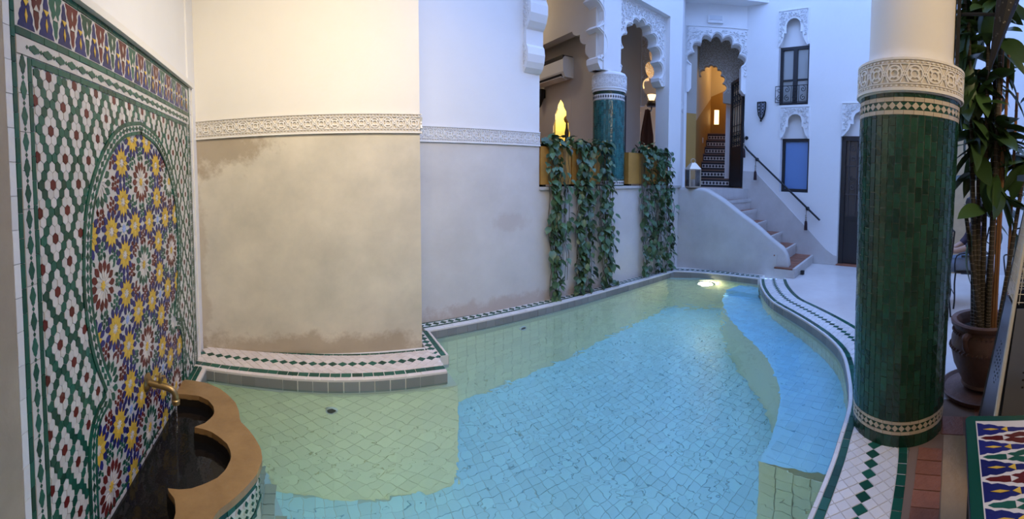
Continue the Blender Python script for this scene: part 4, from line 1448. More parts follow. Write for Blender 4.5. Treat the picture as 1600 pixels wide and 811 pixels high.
def ring_tiles(name, z0, z1, n_, m, dia=False):
    w = 2 * PI * cr((z0 + z1) / 2) / n_
    h = (z1 - z0)
    mb = MB()
    if dia:
        mb.prism([(-w / 2 + .001, 0), (0, -h / 2 + .001), (w / 2 - .001, 0), (0, h / 2 - .001)], lambda a, b, d: (d, a, b), -0.003, 0.0025)
    else:
        mb.box((-0.003, -w / 2 + .0008, -h / 2 + .0008), (0.002, w / 2 - .0008, h / 2 - .0008))
    me = mb.mesh(name, m)
    for i in range(n_):
        a = 2 * PI * (i + .5) / n_
        if math.cos(a - ca) > -0.15:
            link(name, me, col, Matrix.Translation(mapCol(a, (z0 + z1) / 2, 0)) @ Matrix.Rotation(a, 4, 'Z'))
def ring_solid(name, z0, z1, m):
    mb = MB(); mb.lathe([(cr(z0) - .0005, z0), (cr(z1) - .0005, z1)], 48, (COLX, COLY, 0), 0, False); mb.build(name, m, col, True)
for z in (0.070, 0.127): ring_tiles('cream_tile', z, z + 0.018, 34, TCREAM)
ring_solid('band_ground', 0.089, 0.126, TCOL)
ring_tiles('cream_lozenge', 0.089, 0.126, 48, TCREAM, True)
ring_tiles('base_tile', 0.0, 0.069, 40, TCOL)
for z in (1.828, 1.897): ring_tiles('cream_tile', z, z + 0.024, 34, TCREAM)
ring_solid('band_ground', 1.853, 1.896, TCOL)
ring_tiles('cream_lozenge', 1.853, 1.896, 44, TCREAM, True)
ring_tiles('top_tile', 1.922, 1.944, 34, TCOL)
# ------------------------------------------------------------------ outdoor stairs
stairs = thing('outdoor_stairs', 'curving plaster stairs with brick treads up to the arched door', 'stairs', (6.3, 3.0, 0))
LZ = [0.14, 0.32, 0.51, 0.70, 0.90, 1.09, 1.28]
DY = [2.43, 2.76, 3.05, 3.36, 3.58, 3.71, 3.79]
PX = [5.72, 5.75, 5.72, 5.68, 5.62, 5.58, 5.52]
PYY = [2.27, 2.58, 2.86, 3.12, 3.36, 3.58, 3.77]
for i in range(6):
    a0, a1 = (PX[i], PYY[i]), (7.0, DY[i])
    b0, b1 = (PX[i + 1] - 0.05, PYY[i + 1] + 0.02), (7.0, DY[i + 1] + 0.02)
    mb = MB(); mb.prism([a0, a1, b1, b0], flat, 0 if i == 0 else LZ[i - 1] - 0.02, LZ[i] - 0.022)
    s = mb.build('step', GREYP, stairs)
    # brick treads laid across the step
    k = 9
    for q in range(k):
        t0, t1 = q / k + 0.004, (q + 1) / k - 0.004
        lerp = lambda u, v, t: (u[0] + (v[0] - u[0]) * t, u[1] + (v[1] - u[1]) * t)
        P_ = [lerp(a0, a1, t0), lerp(a0, a1, t1), lerp(b0, b1, t1), lerp(b0, b1, t0)]
        mb = MB(); mb.prism(P_, flat, LZ[i] - 0.022, LZ[i] + R.uniform(-0.001, 0.002)); mb.build('tread_brick', TERRA, s)
    mb = MB(); e = Vector((a1[0] - a0[0], a1[1] - a0[1])).normalized(); nx, ny = e.y, -e.x
    mb.prism([(a0[0] + nx * .012, a0[1] + ny * .012), (a1[0] + nx * .012, a1[1] + ny * .012), (a1[0] - nx * .03, a1[1] - ny * .03), (a0[0] - nx * .03, a0[1] - ny * .03)], flat, LZ[i] - 0.05, LZ[i] + 0.004)
    mb.build('nosing', GREYP, s)
mb = MB(); mb.box((6.02, 2.24, 0.0), (6.07, 2.29, 0.06)); o = mb.build('doorstop', RUBBER); o['label'] = 'small black doorstop at the foot of the stairs'; o['category'] = 'doorstop'

# parapet: rounded plaster wall, its top sweeping down with the stairs
prof = [(1.30, (5.34, 4.30)), (1.31, (5.40, 4.05)), (1.305, (5.455, 3.80)), (1.285, (5.475, 3.70)), (1.22, (5.51, 3.57)), (1.13, (5.545, 3.42)), (0.95, (5.60, 3.17)), (0.78, (5.665, 2.92)), (0.60, (5.72, 2.70)), (0.49, (5.765, 2.56)), (0.42, (5.785, 2.48)), (0.33, (5.798, 2.43)), (0.20, (5.803, 2.405))]
path = spline([(x, y, z) for z, (x, y) in prof], 3)
mb = MB()
sec = []
for i, p in enumerate(path):
    a = path[max(i - 1, 0)]; b = path[min(i + 1, len(path) - 1)]
    t = Vector((b.x - a.x, b.y - a.y, 0)).normalized()
    nrm = Vector((t.y, -t.x, 0))      # outward (towards the pool)
    if nrm.x > 0: nrm = -nrm
    wdt = 0.17
    c = [(0, -0.05)] + [(0, p.z - 0.06)] + [(0.06 - 0.06 * math.cos(q), p.z - 0.06 + 0.06 * math.sin(q)) for q in (0.4, 0.8, 1.2, PI / 2)] + [(wdt - 0.06 + 0.06 * math.sin(q), p.z - 0.06 + 0.06 * math.cos(q)) for q in (0.0, 0.5, 1.0, PI / 2)] + [(wdt, -0.05)]
    sec.append([(p.x - nrm.x * u, p.y - nrm.y * u, z) for u, z in c])
k = len(sec[0])
vv = [v for s_ in sec for v in s_]
ff = [(i * k + j, i * k + j + 1, (i + 1) * k + j + 1, (i + 1) * k + j) for i in range(len(sec) - 1) for j in range(k - 1)]
ff += [tuple(range(k))[::-1], tuple((len(sec) - 1) * k + j for j in range(k))]
mb.add(vv, ff)
o = mb.build('stair_parapet', GREYP, None, True); o['label'] = 'smooth grey plaster parapet sweeping down beside the stairs'; o['category'] = 'parapet'

# lantern on the parapet
lx, ly, lz = 5.475, 3.98, 1.305
la = thing('candle_lantern', 'silvery glass-sided candle lantern on the stair parapet', 'lantern', (lx, ly, lz))
Mx = Matrix.Translation((lx, ly, lz)) @ Matrix.Rotation(math.radians(-30), 4, 'Z')
hw_ = 0.092
mb = MB(); mb.box((-hw_ - .006, -hw_ - .006, 0), (hw_ + .006, hw_ + .006, 0.022), 0, Mx); mb.build('base', SILVER, la)
for sx in (-1, 1):
    for sy in (-1, 1):
        mb = MB(); mb.box((sx * hw_ - .008, sy * hw_ - .008, 0.022), (sx * hw_ + .008, sy * hw_ + .008, 0.29), 0, Mx); mb.build('corner_post', SILVER, la)
for q in range(4):
    M2 = Mx @ Matrix.Rotation(q * PI / 2, 4, 'Z')
    mb = MB(); mb.box((-hw_ + .008, hw_ - .002, 0.022), (hw_ - .008, hw_ + .001, 0.29), 0, M2); mb.build('pane', GLASS, la)
mb = MB(); mb.box((-hw_ - .01, -hw_ - .01, 0.285), (hw_ + .01, hw_ + .01, 0.30), 0, Mx)
a = hw_ + .01; b = 0.035
mb.add([Mx @ Vector(v) for v in ((-a, -a, .30), (a, -a, .30), (a, a, .30), (-a, a, .30), (-b, -b, .40), (b, -b, .40), (b, b, .40), (-b, b, .40))], [(0, 1, 5, 4), (1, 2, 6, 5), (2, 3, 7, 6), (3, 0, 4, 7), (4, 5, 6, 7)])
mb.build('roof', SILVER, la)
mb = MB(); mb.tube([tuple(Mx @ Vector((0.038 * math.cos(q * PI / 8), 0, 0.43 + 0.038 * math.sin(q * PI / 8)))) for q in range(16)], 0.008, 6, 0, True); mb.build('ring_handle', SILVER, la, True)
mb = MB(); mb.lathe([(0.035, 0.022), (0.035, 0.13), (0.028, 0.135)], 12, (lx, ly, lz)); mb.build('candle', mat('candle_wax', (0.75, 0.72, 0.66), 0.5), la, True)

# handrail on the facade
hr_ = thing('handrail', 'slanting black iron handrail on the facade above the stairs', 'handrail', mapD(3.1, 0.8, 0.07))
mb = MB(); mb.tube([mapD(3.88, 2.45, 0.08), mapD(3.86, 2.12, 0.08), mapD(3.78, 2.02, 0.08), mapD(2.30, 0.78, 0.08)], 0.018, 10); mb.build('rail', IRON, hr_, True)
for y, z in ((3.84, 2.25), (3.60, 1.84), (2.56, 0.97)):
    mb = MB(); mb.tube([mapD(y, z, 0.0), mapD(y, z - .01, 0.08)], 0.009, 8); mb.lathe([(0.035, 0), (0.035, 0.012), (0.02, 0.02)], 12, mapD(y, z, 0.0), 0, True, Matrix.Rotation(-PI / 2, 4, 'Y')); mb.build('bracket', IRON, hr_, True)
for (y, z), lb in (((3.84, 2.18), 'wine tassel hanging at the top of the handrail by the arched door'), ((3.585, 1.76), 'dark tassel with pale beads hanging at the middle of the handrail'), ((2.55, 0.90), 'dark tassel with pale beads hanging at the low end of the handrail')):
    tz = thing('tassel', lb, 'tassel', mapD(y, z - 0.30, 0.1), 'tassels on the handrail')
    mb = MB(); mb.tube([mapD(y, z + 0.06, 0.09), mapD(y, z - 0.06, 0.1)], 0.005, 5); mb.build('cord', TASSEL, tz)
    for q in range(3):
        mb = MB(); mb.lathe([(0.004, -0.018), (0.016, -0.01), (0.018, 0), (0.016, 0.01), (0.004, 0.018)], 10, mapD(y, z - 0.05 - 0.036 * q, 0.1)); mb.build('bead', BEAD, tz, True)
    mb = MB(); mb.lathe([(0.012, 0.0), (0.024, -0.02), (0.026, -0.05), (0.030, -0.16), (0.028, -0.17)], 12, mapD(y, z - 0.14, 0.1)); mb.build('skirt', TASSEL, tz, True)

# facade sconce: pierced shield
sc_ = thing('wall_sconce', 'black pierced iron shield sconce on the white facade', 'sconce', mapD(3.52, 2.55, 0))
out = [(-.085, 2.90), (.085, 2.90), (.08, 2.78), (.055, 2.66), (0, 2.575), (-.055, 2.66), (-.08, 2.78)]
mb = MB()
for i in range(len(out)):
    p, q = out[i], out[(i + 1) % len(out)]
    mb.tube([mapD(3.52 + p[0], p[1], 0.06 if p[1] < 2.6 else 0.05), mapD(3.52 + q[0], q[1], 0.06 if q[1] < 2.6 else 0.05)], 0.010, 6)
mb.tube([mapD(3.52, 2.90, 0.10), mapD(3.52, 2.75, 0.095), mapD(3.52, 2.575, 0.06)], 0.008, 6)
mb.lathe([(0.0, -.02), (0.018, -.012), (0.018, .012), (0.0, .02)], 8, mapD(3.52, 2.555, 0.055))
mb.build('sconce_frame', IRON, sc_)
mb = MB(); mb.prism([(3.52 + x * .9, z) for x, z in out], mapD, 0.0, 0.02); mb.build('back_plate', IRON, sc_)
mb = MB()
for sx in (-1, 1):
    for z, r in ((2.85, .030), (2.79, .030), (2.73, .026), (2.675, .020)):
        mb.tube([mapD(3.52 + sx * 0.038 + r * math.cos(q * PI / 5), z + r * math.sin(q * PI / 5), 0.07) for q in range(10)], 0.006, 5, 0, True)
mb.build('pierced_sheet', IRON, sc_)
mb = MB(); mb.prism([(3.52 + x * .75, z) for x, z in out], mapD, 0.03, 0.034); mb.build('glass_liner', mat('pale_liner', (0.42, 0.46, 0.55), 0.5), sc_)

# switches and emergency light
def box_thing(name, label, cat, f, a0, b0, a1, b1, d, m, parts=()):
    t = thing(name, label, cat, f((a0 + a1) / 2, b0, 0))
    mb = MB(); slab(mb, a0, b0, a1, b1, 0, d, 0, f); mb.build('cover', m, t)
    for nm, (p0, q0, p1, q1), d1, mm in parts:
        mb = MB(); slab(mb, p0, q0, p1, q1, d, d1, 0, f); mb.build(nm, mm, t)
    return t
box_thing('emergency_light', 'small white emergency light box above the scalloped door arch', 'light', mapE, 0.42, 4.36, 0.70, 4.50, 0.05, PLAST,
          [('diffuser', (0.44, 4.41, 0.68, 4.49), 0.058, mat('grey_diffuser', (0.55, 0.56, 0.58), 0.3)), ('label_strip', (0.44, 4.375, 0.68, 4.40), 0.053, WHITE)])
def mapP(a, z, d):
    e = Vector((0.91, 0.61)).normalized(); nn = Vector((e.y, -e.x)); p = Vector((5.36, 4.19)) + e * a + nn * d
    return (p.x, p.y, z)
box_thing('light_switch', 'double white light switch plate on the white pier', 'switch', mapP, 0.40, 2.62, 0.75, 2.76, 0.012, PLAST,
          [('rocker', (0.44, 2.65, 0.54, 2.73), 0.018, WHITE), ('rocker', (0.58, 2.65, 0.70, 2.73), 0.018, WHITE)])

# ------------------------------------------------------------------ stair hall behind the scalloped door
ax = math.radians(90 - 62.5)
ed_ = Vector((math.cos(ax), math.sin(ax))); en = Vector((-ed_.y, ed_.x))     # climbing direction, its left
S0 = Vector((6.72, 4.86))
def mapS(a, b, z):
    p = S0 + ed_ * a + en * b
    return (p.x, p.y, z)
hall = thing('wall_stairwell', 'ochre stairwell with beige upper wall and a lit slit window', None, mapS(1.5, 0, 1.28), kind='structure')
def vface(name, a0, b0, a1, b1, poly, m, th=0.06):
    """upright slab along the line (a0,b0)-(a1,b1) with outline in (t, z)"""
    P0 = Vector(mapS(a0, b0, 0)[:2]); P1 = Vector(mapS(a1, b1, 0)[:2])
    e = (P1 - P0).normalized(); nn = Vector((e.y, -e.x))
    mb = MB(); mb.prism(poly, lambda t, z, d: (P0.x + e.x * t + nn.x * d, P0.y + e.y * t + nn.y * d, z), 0, th)
    return mb.build(name, m, hall)
vface('left_wall', -0.2, 0.02, 3.1, 0.02, [(0, 1.28), (3.3, 1.28), (3.3, 3.65), (0.85, 2.77), (0, 2.46)], OCHREW, -0.1)
vface('left_upper_wall', -0.2, 0.02, 3.1, 0.02, [(0, 2.46), (0.85, 2.77), (3.3, 3.65), (3.3, 4.8), (0, 4.8)], BEIGEW, -0.1)
vface('back_wall', 3.0, 0.1, 3.0, -1.6, [(0, 1.28), (1.7, 1.28), (1.7, 4.35), (0, 3.62)], OCHREW, -0.1)
vface('back_upper_wall', 3.0, 0.1, 3.0, -1.6, [(0, 3.62), (1.7, 4.35), (1.7, 4.8), (0, 4.8)], BEIGEW, -0.1)
vface('right_wall', -0.15, -1.30, 3.2, -1.75, [(0, 1.28), (3.4, 1.28), (3.4, 4.8), (0, 4.8)], WHITE, 0.1)
mb = MB(); mb.prism([(6.31, 4.83), (6.56, 4.72), (6.66, 4.86), (6.5, 5.05)], flat, 1.2, 2.7); mb.build('jamb', OCHREW, hall)
mb = MB(); mb.prism([(6.31, 4.83), (6.56, 4.72), (6.66, 4.86), (6.5, 5.05)], flat, 2.7, 4.9); mb.build('upper_jamb', mat('hall_grey_plaster', (0.40, 0.36, 0.31), .8), hall)
mb = MB(); mb.prism([(7.76, 4.79), (7.87, 4.64), (8.05, 4.74), (7.94, 4.89)], flat, 1.28, 4.8); mb.build('post', WHITE, hall)
mb = MB(); mb.prism([(-0.45, 0.2), (3.3, 0.2), (3.3, -1.9), (0.1, -1.6)], lambda a, b, z: mapS(a, b, z), 4.75, 4.9); mb.build('hall_ceiling', BEIGEW, hall)
mb = MB(); mb.prism([(-0.08, 2.92), (-0.20, 2.92), (-0.20, 3.30), (-0.08, 3.30)], lambda b, z, d: mapS(3.0 - d, b, z), -0.01, 0.004); mb.build('slit_window', mat('lit_window', (1, .8, .4), .5, emit=(1.0, 0.66, 0.26), estr=4), hall)
mb = MB(); mb.prism([(0, 0), (0.09, 0), (0.09, 0.12), (0, 0.12)], lambda a, z, d: mapS(1.35 + a, 0.02 - d, 2.28 + z), -0.001, 0.012); mb.build('switch_plate', PLAST, hall)
ist = thing('indoor_stairs', 'indoor stairs with black and white tiled risers behind the arch', 'stairs', mapS(0.9, -0.4, 1.28))
for i in range(7):
    a = 0.70 + i * 0.28; z0 = 1.28 + 0.19 * i
    mb = MB(); mb.prism([(a, 0.02), (a + 0.30, 0.02), (a + 0.30, -0.93), (a, -0.93)], mapS, z0 - 0.05 if i else 1.27, z0 + 0.165); s = mb.build('step', BLACKW, ist)
    mb = MB(); mb.prism([(a - 0.02, 0.02), (a + 0.30, 0.02), (a + 0.30, -0.93), (a - 0.02, -0.93)], mapS, z0 + 0.165, z0 + 0.19); mb.build('tread', mat('brown_tread', (0.22, 0.13, 0.09), 0.4), s)
    mb = MB(); mb.prism([(a - 0.004, 0.0), (a, 0.0), (a, -0.93), (a - 0.004, -0.93)], mapS, z0 + 0.045, z0 + 0.125); mb.build('riser_tile', TSTRIP, s)
    mb = MB()
    for q in range(13):
        c = -0.035 - q * 0.073
        mb.prism([(c - .03, z0 + .085), (c, z0 + .05), (c + .03, z0 + .085), (c, z0 + .12)], lambda b, z, d, a=a: mapS(a - .004 - d, b, z), 0, 0.003)
    mb.build('riser_lozenges', BLACKW, s, kind='stuff')
point_light('stairwell_lamp', mapS(2.3, -0.7, 4.2), 14, (1.0, 0.66, 0.28), 0.08)
# iron door standing open
dr = thing('door_2', 'open black iron door with scroll grille inside the arch', None, mapS(0.2, -1.0, 1.28), kind='structure')
P0 = Vector((7.16, 4.00)); e_ = Vector((0.47, 0.56)).normalized()
def mapG(a, z, d): return (P0.x + e_.x * a - e_.y * d, P0.y + e_.y * a + e_.x * d, z)
mb = MB()
slab(mb, 0, 1.30, 0.055, 3.48, 0, 0.05, 0, mapG); slab(mb, 0.62, 1.30, 0.68, 3.48, 0, 0.05, 0, mapG); slab(mb, 0.05, 3.42, 0.63, 3.48, 0, 0.05, 0, mapG)
mb.build('door_frame', BLACKW, dr)
mb = MB(); slab(mb, 0.05, 1.30, 0.63, 2.12, 0.01, 0.04, 0, mapG); mb.build('door_panel', BLACKW, dr)
mb = MB()
for a in (0.2, 0.34, 0.48):
    mb.tube([mapG(a, 2.12, .025), mapG(a, 3.42, .025)], 0.009, 5)
for z in (2.42, 2.55, 2.95, 3.28):
    mb.tube([mapG(.05, z, .025), mapG(.63, z, .025)], 0.009, 5)
for a in (0.13, 0.27, 0.41, 0.55):
    for z in (2.20, 2.33, 3.03, 3.15, 3.35):
        mb.tube(scroll(mapG, a, z, 0.062, 1 if z < 3 else -1, 1.3, PI / 2, d=.025), 0.007, 5)
mb.build('grille', IRON, dr)
mb = MB(); slab(mb, 0.05, 2.12, 0.63, 3.42, 0.0, 0.005, 0, mapG); mb.build('lit_pane', mat('amber_pane', (0.78, 0.62, 0.42), 0.5), dr)
# inner scalloped arch deeper in the hall
def mapH(b, z, d): return mapS(0.62 - d, -b, z)
arch_panel('inner_arch', hall, mapH, -0.12, 1.30, 4.76, 0.22, 0.27, 3.28, 0.55, 9, 3.0, -0.12, 0.0, 0.004, mat('hall_arch_plaster', (0.50, 0.44, 0.37), .8))

# ------------------------------------------------------------------ gallery rooms behind the planters
gal = thing('wall_gallery', 'shaded gallery room behind the arches with a lit niche', None, (3.9, 5.5, 1.29), kind='structure')
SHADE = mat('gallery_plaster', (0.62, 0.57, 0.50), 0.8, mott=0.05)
AX = 3.95
NY = 5.485
mb = MB()
holed(mb, lambda y, z, d: (AX - d, y, z), (4.55, 1.29, 9.0, 4.6), [(5.22, 1.60, 5.75, 2.72)], -0.03, 0.0)
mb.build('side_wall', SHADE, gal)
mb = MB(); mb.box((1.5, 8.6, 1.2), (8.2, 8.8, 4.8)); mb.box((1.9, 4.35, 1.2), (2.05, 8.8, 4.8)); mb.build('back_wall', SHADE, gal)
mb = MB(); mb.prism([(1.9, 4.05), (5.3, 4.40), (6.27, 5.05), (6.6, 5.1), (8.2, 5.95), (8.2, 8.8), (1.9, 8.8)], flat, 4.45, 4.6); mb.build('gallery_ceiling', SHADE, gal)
# lit niche with a stepped ogee outline
nh = [(-0.25, 1.60), (-0.25, 2.14), (-0.215, 2.18), (-0.21, 2.30), (-0.155, 2.38), (-0.15, 2.48), (-0.085, 2.56), (-0.07, 2.62), (0, 2.69)]
gf = lambda y, z, d: (AX - d, y, z)
mb = MB()
for sg in (-1, 1):
    for i in range(len(nh) - 1):
        (y0, z0), (y1, z1) = nh[i], nh[i + 1]
        if abs(z1 - z0) > 1e-6:
            mb.prism([(NY + sg * 0.28, z0), (NY - sg * y0, z0), (NY - sg * y1, z1), (NY + sg * 0.28, z1)], gf, -0.02, 0.004)
    mb.prism([(NY, 2.69), (NY + sg * 0.28, 2.69), (NY + sg * 0.28, 2.73), (NY, 2.73)], gf, -0.02, 0.004)
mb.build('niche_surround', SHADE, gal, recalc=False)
mb = MB(); mb.box((AX + 0.12, 5.14, 1.55), (AX + 0.42, 5.17, 2.8)); mb.box((AX + 0.12, 5.80, 1.55), (AX + 0.42, 5.83, 2.8)); mb.box((AX + 0.40, 5.14, 1.55), (AX + 0.43, 5.83, 2.8)); mb.box((AX + 0.1, 5.14, 2.8), (AX + 0.43, 5.83, 2.83)); mb.box((AX, 5.14, 1.53), (AX + 0.43, 5.83, 1.60))
mb.build('niche_back', mat('niche_yellow', (0.80, 0.70, 0.34), 0.7), gal)
point_light('niche_lamp', (AX + 0.20, NY, 2.62), 8, (1.0, 0.80, 0.36), 0.04)
SY = 5.40
st_ = thing('statue', 'slim dark carved finial standing in the lit niche', 'statue', (AX + 0.06, SY, 1.60))
mb = MB(); mb.lathe([(0.07, 0), (0.07, 0.03), (0.035, 0.05), (0.045, 0.14), (0.03, 0.18), (0.045, 0.26), (0.028, 0.31), (0.042, 0.40), (0.026, 0.46), (0.036, 0.56), (0.02, 0.64), (0.016, 0.72)], 14, (AX + 0.06, SY, 1.60)); mb.build('stem', mat('dark_carved_wood', (0.05, 0.025, 0.015), 0.5), st_, True)
mb = MB(); mb.lathe([(0.012, 0.71), (0.04, 0.735), (0.052, 0.77), (0.045, 0.805), (0.02, 0.83), (0.006, 0.845)], 14, (AX + 0.06, SY, 1.60)); mb.build('knob', mat('ochre_knob', (0.42, 0.25, 0.07), 0.4), st_, True)
# air conditioner
AY0, AY1, AZ = 5.15, 5.97, 2.97
ac = thing('air_conditioner', 'white wall air conditioner above the lit niche', 'air conditioner', (AX - 0.1, 5.56, AZ))
mb = MB(); mb.prism([(0, AZ), (0.16, AZ), (0.20, AZ + .08), (0.205, AZ + .27), (0.17, AZ + .31), (0, AZ + .31)], lambda d, z, y: (AX - d, y, z), AY0, AY1); mb.build('body', PLAST, ac)
mb = MB(); mb.box((AX - 0.207, AY0 + .01, AZ + .262), (AX - 0.01, AY1 - .01, AZ + .325)); mb.build('intake_grille', BLACKW, ac)
mb = MB(); mb.prism([(0.162, AZ + .004), (0.19, AZ + .055), (0.195, AZ + .05), (0.168, AZ - .002)], lambda d, z, y: (AX - d, y, z), AY0 + .06, AY1 - .06); mb.build('outlet', BLACKW, ac)
mb = MB(); mb.prism([(0.10, AZ - .035), (0.215, AZ - .002), (0.21, AZ + .006), (0.10, AZ - .027)], lambda d, z, y: (AX - d, y, z), AY0 + .04, AY1 - .02); mb.build('flap', PLAST, ac)
gs = thing('wall_sconce', 'small black cone sconce on the gallery wall beside the niche', 'sconce', (AX - .09, 5.97, 2.62))
mb = MB(); mb.lathe([(0.085, 0.30), (0.085, 0.26), (0.07, 0.15), (0.03, 0.04), (0.008, 0.0)][::-1], 10, (AX - .09, 5.97, 2.62)); mb.build('cone', IRON, gs)
mb = MB(); mb.box((AX - 0.02, 5.93, 2.78), (AX, 6.01, 2.92)); mb.build('back_plate', IRON, gs)
# scalloped bracket and beam running back from the gallery column
lob = [(4.34, 2.90), (4.37, 2.99), (4.355, 3.04), (4.395, 3.08), (4.44, 3.12), (4.445, 3.20), (4.43, 3.24), (4.49, 3.255), (4.55, 3.30), (4.565, 3.37), (4.56, 3.40), (4.64, 3.405), (4.71, 3.44), (4.74, 3.49)]
mb = MB(); mb.prism([(4.22, 2.86), (4.31, 2.86)] + lob + [(9.0, 3.49), (9.0, 4.5), (4.22, 4.5)], lambda y, z, d: (3.60 + d, y, z), 0, 0.16); bmo = mb.build('scalloped_beam', SHADE, gal)
# second bay: dark wall, scalloped arch, warm room with lamp and curtain
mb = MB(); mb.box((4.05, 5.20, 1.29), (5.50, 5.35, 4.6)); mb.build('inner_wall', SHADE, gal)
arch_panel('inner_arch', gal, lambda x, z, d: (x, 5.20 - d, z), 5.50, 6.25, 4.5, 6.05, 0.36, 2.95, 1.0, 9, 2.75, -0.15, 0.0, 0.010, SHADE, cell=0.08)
arch_panel('inner_arch', gal, lambda x, z, d: (x, 6.4 - d, z), 6.55, 8.1, 4.5, 7.30, 0.52, 2.9, 0.85, 9, 2.7, -0.12, 0.0, 0.012, BEIGEW, cell=0.09)
mb = MB(); mb.box((4.6, 8.2, 1.29), (8.2, 8.3, 4.6)); mb.box((8.05, 5.9, 1.29), (8.2, 8.6, 4.6)); mb.box((4.6, 5.4, 1.29), (4.75, 8.4, 4.6)); mb.build('warm_wall', BEIGEW, gal)
mb = MB(); mb.box((7.3, 7.9, 2.5), (8.05, 8.2, 2.62)); mb.build('wood_shelf', BLACKW, gal)
mb = MB(); mb.box((6.3, 8.0, 1.29), (8.05, 8.2, 1.95)); mb.build('wood_panel', mat('warm_wood', (0.22, 0.09, 0.03), 0.5), gal)
mb = MB(); mb.box((4.62, 4.75, 1.29), (4.70, 5.2, 2.75)); mb.build('dark_screen', BLACKW, gal)
point_light('gallery_fill_light', (3.0, 6.0, 4.0), 13, (1.0, 0.82, 0.60), 0.1)  # added unseen point light, brightens the gallery room
gl = thing('wall_lamp', 'glowing glass wall lamp in the warm room behind the second arch', 'lamp', (6.72, 6.02, 2.90))
LX, LY, LZ_ = 6.72, 6.02, 2.98
mb = MB(); mb.lathe([(0.025, 0.10), (0.055, 0.14), (0.08, 0.20), (0.095, 0.25)], 12, (LX, LY, LZ_), 0, False); mb.build('shade', mat('lamp_glass', (1, .75, .4), .4, emit=(1.0, 0.62, 0.26), estr=3), gl, True)
mb = MB(); mb.tube([(LX, LY, LZ_ + .1), (LX, LY, LZ_ - .05), (LX + .08, LY + .1, LZ_ - .08), (LX + .2, LY + .3, LZ_)], 0.014, 6); mb.lathe([(0.10, 0.0), (0.12, 0.06), (0.08, 0.12)], 10, (LX, LY, LZ_)); mb.build('bracket', IRON, gl)
point_light('gallery_lamp', (LX + .1, LY - .05, LZ_ + .42), 16, (1.0, 0.66, 0.30), 0.06)
cu = MB(); pts = []
for i in range(25):
    pts.append((5.92 + 0.020 * i, 5.62 + 0.022 * math.sin(i * 1.9)))
for i in range(24):
    for z0, z1, k0, k1 in ((1.30, 2.3, 1, .8), (2.3, 2.8, .8, .25)):
        cu.add([(6.16 + (pts[i][0] - 6.16) * k0, pts[i][1], z0), (6.16 + (pts[i + 1][0] - 6.16) * k0, pts[i + 1][1], z0), (6.16 + (pts[i + 1][0] - 6.16) * k1, pts[i + 1][1], z1), (6.16 + (pts[i][0] - 6.16) * k1, pts[i][1], z1)], [(0, 1, 2, 3)])
o = cu.build('curtain', CURT, None, True); o['label'] = 'gathered brown curtain in the doorway behind the second arch'; o['category'] = 'curtain'

# gallery column
GX, GY, GR = 3.895, 4.275, 0.218
gc = thing('gallery_column', 'slim sea-green tiled column between the planters', 'column', (GX, GY, 1.335))
TSEA = mat('sea_green_tile', (0.020, 0.115, 0.110), 0.16, var=0.4, bump=0.2)
mb = MB(); mb.lathe([(GR - .003, 1.335), (GR - .003, 2.52)], 32, (GX, GY, 0)); mb.build('core', TCOLG, gc, True)
mb = MB()
nt_ = 44
for i in range(nt_):
    a = 2 * PI * i / nt_
    off = (i % 2) * 0.03 + R.uniform(-.008, .008)
    w = 2 * PI * GR / nt_
    for k in range(19):
        z0 = max(1.42, 1.40 + k * 0.06 + off); z1 = min(1.46 + k * 0.06 + off, 2.48)
        if z1 - z0 > .01:
            mb.box((-0.002, -w / 2 + .0008, z0 + .0008), (0.002, w / 2 - .0008, z1 - .0008), 0, Matrix.Translation((GX + GR * math.cos(a), GY + GR * math.sin(a), 0)) @ Matrix.Rotation(a, 4, 'Z'))
mb.build('column_tiles', TSEA, gc, kind='stuff')
for z0, z1 in ((1.335, 1.35), (1.405, 1.42)):
    mb = MB(); mb.lathe([(GR + .001, z0), (GR + .001, z1)], 32, (GX, GY, 0), 0, False); mb.build('band', TCOL, gc, True)
for z0, z1, in ((1.35, 1.405), (2.49, 2.56)):
    mb = MB(); mb.lathe([(GR + .001, z0), (GR + .001, z1)], 32, (GX, GY, 0), 0, False); mb.build('check_band', TSTRIP, gc, True)
    mb = MB()
    for i in range(40):
        a = 2 * PI * i / 40
        mb.prism([(-.011, (z0 + z1) / 2), (0, z0 + .012), (.011, (z0 + z1) / 2), (0, z1 - .012)], lambda q, z, d, a=a: (GX + (GR + d) * math.cos(a + q / GR), GY + (GR + d) * math.sin(a + q / GR), z), 0, 0.004)
    mb.build('check_lozenges', BLACKW, gc, kind='stuff')
mb = MB(); mb.lathe([(GR + .001, 2.56), (GR + .001, 2.60), (GR - .01, 2.61)], 32, (GX, GY, 0), 0, False); mb.build('band', TCOL, gc, True)
mb = MB(); mb.lathe([(GR + .012, 2.60), (GR + .016, 2.62), (GR + .016, 2.83), (GR + .004, 2.85), (0.16, 2.87)], 32, (GX, GY, 0), 0, False); mb.build('collar', STUCCOW, gc, True)
carved_band('collar_carving', lambda s, h, d: (GX + (GR + .016 + d) * math.cos(s / GR), GY + (GR + .016 + d) * math.sin(s / GR), 2.63 + h), 2 * PI * GR, 0.19, 0.13, 0.008, [STUCCOW, STUCCOWB], gc)

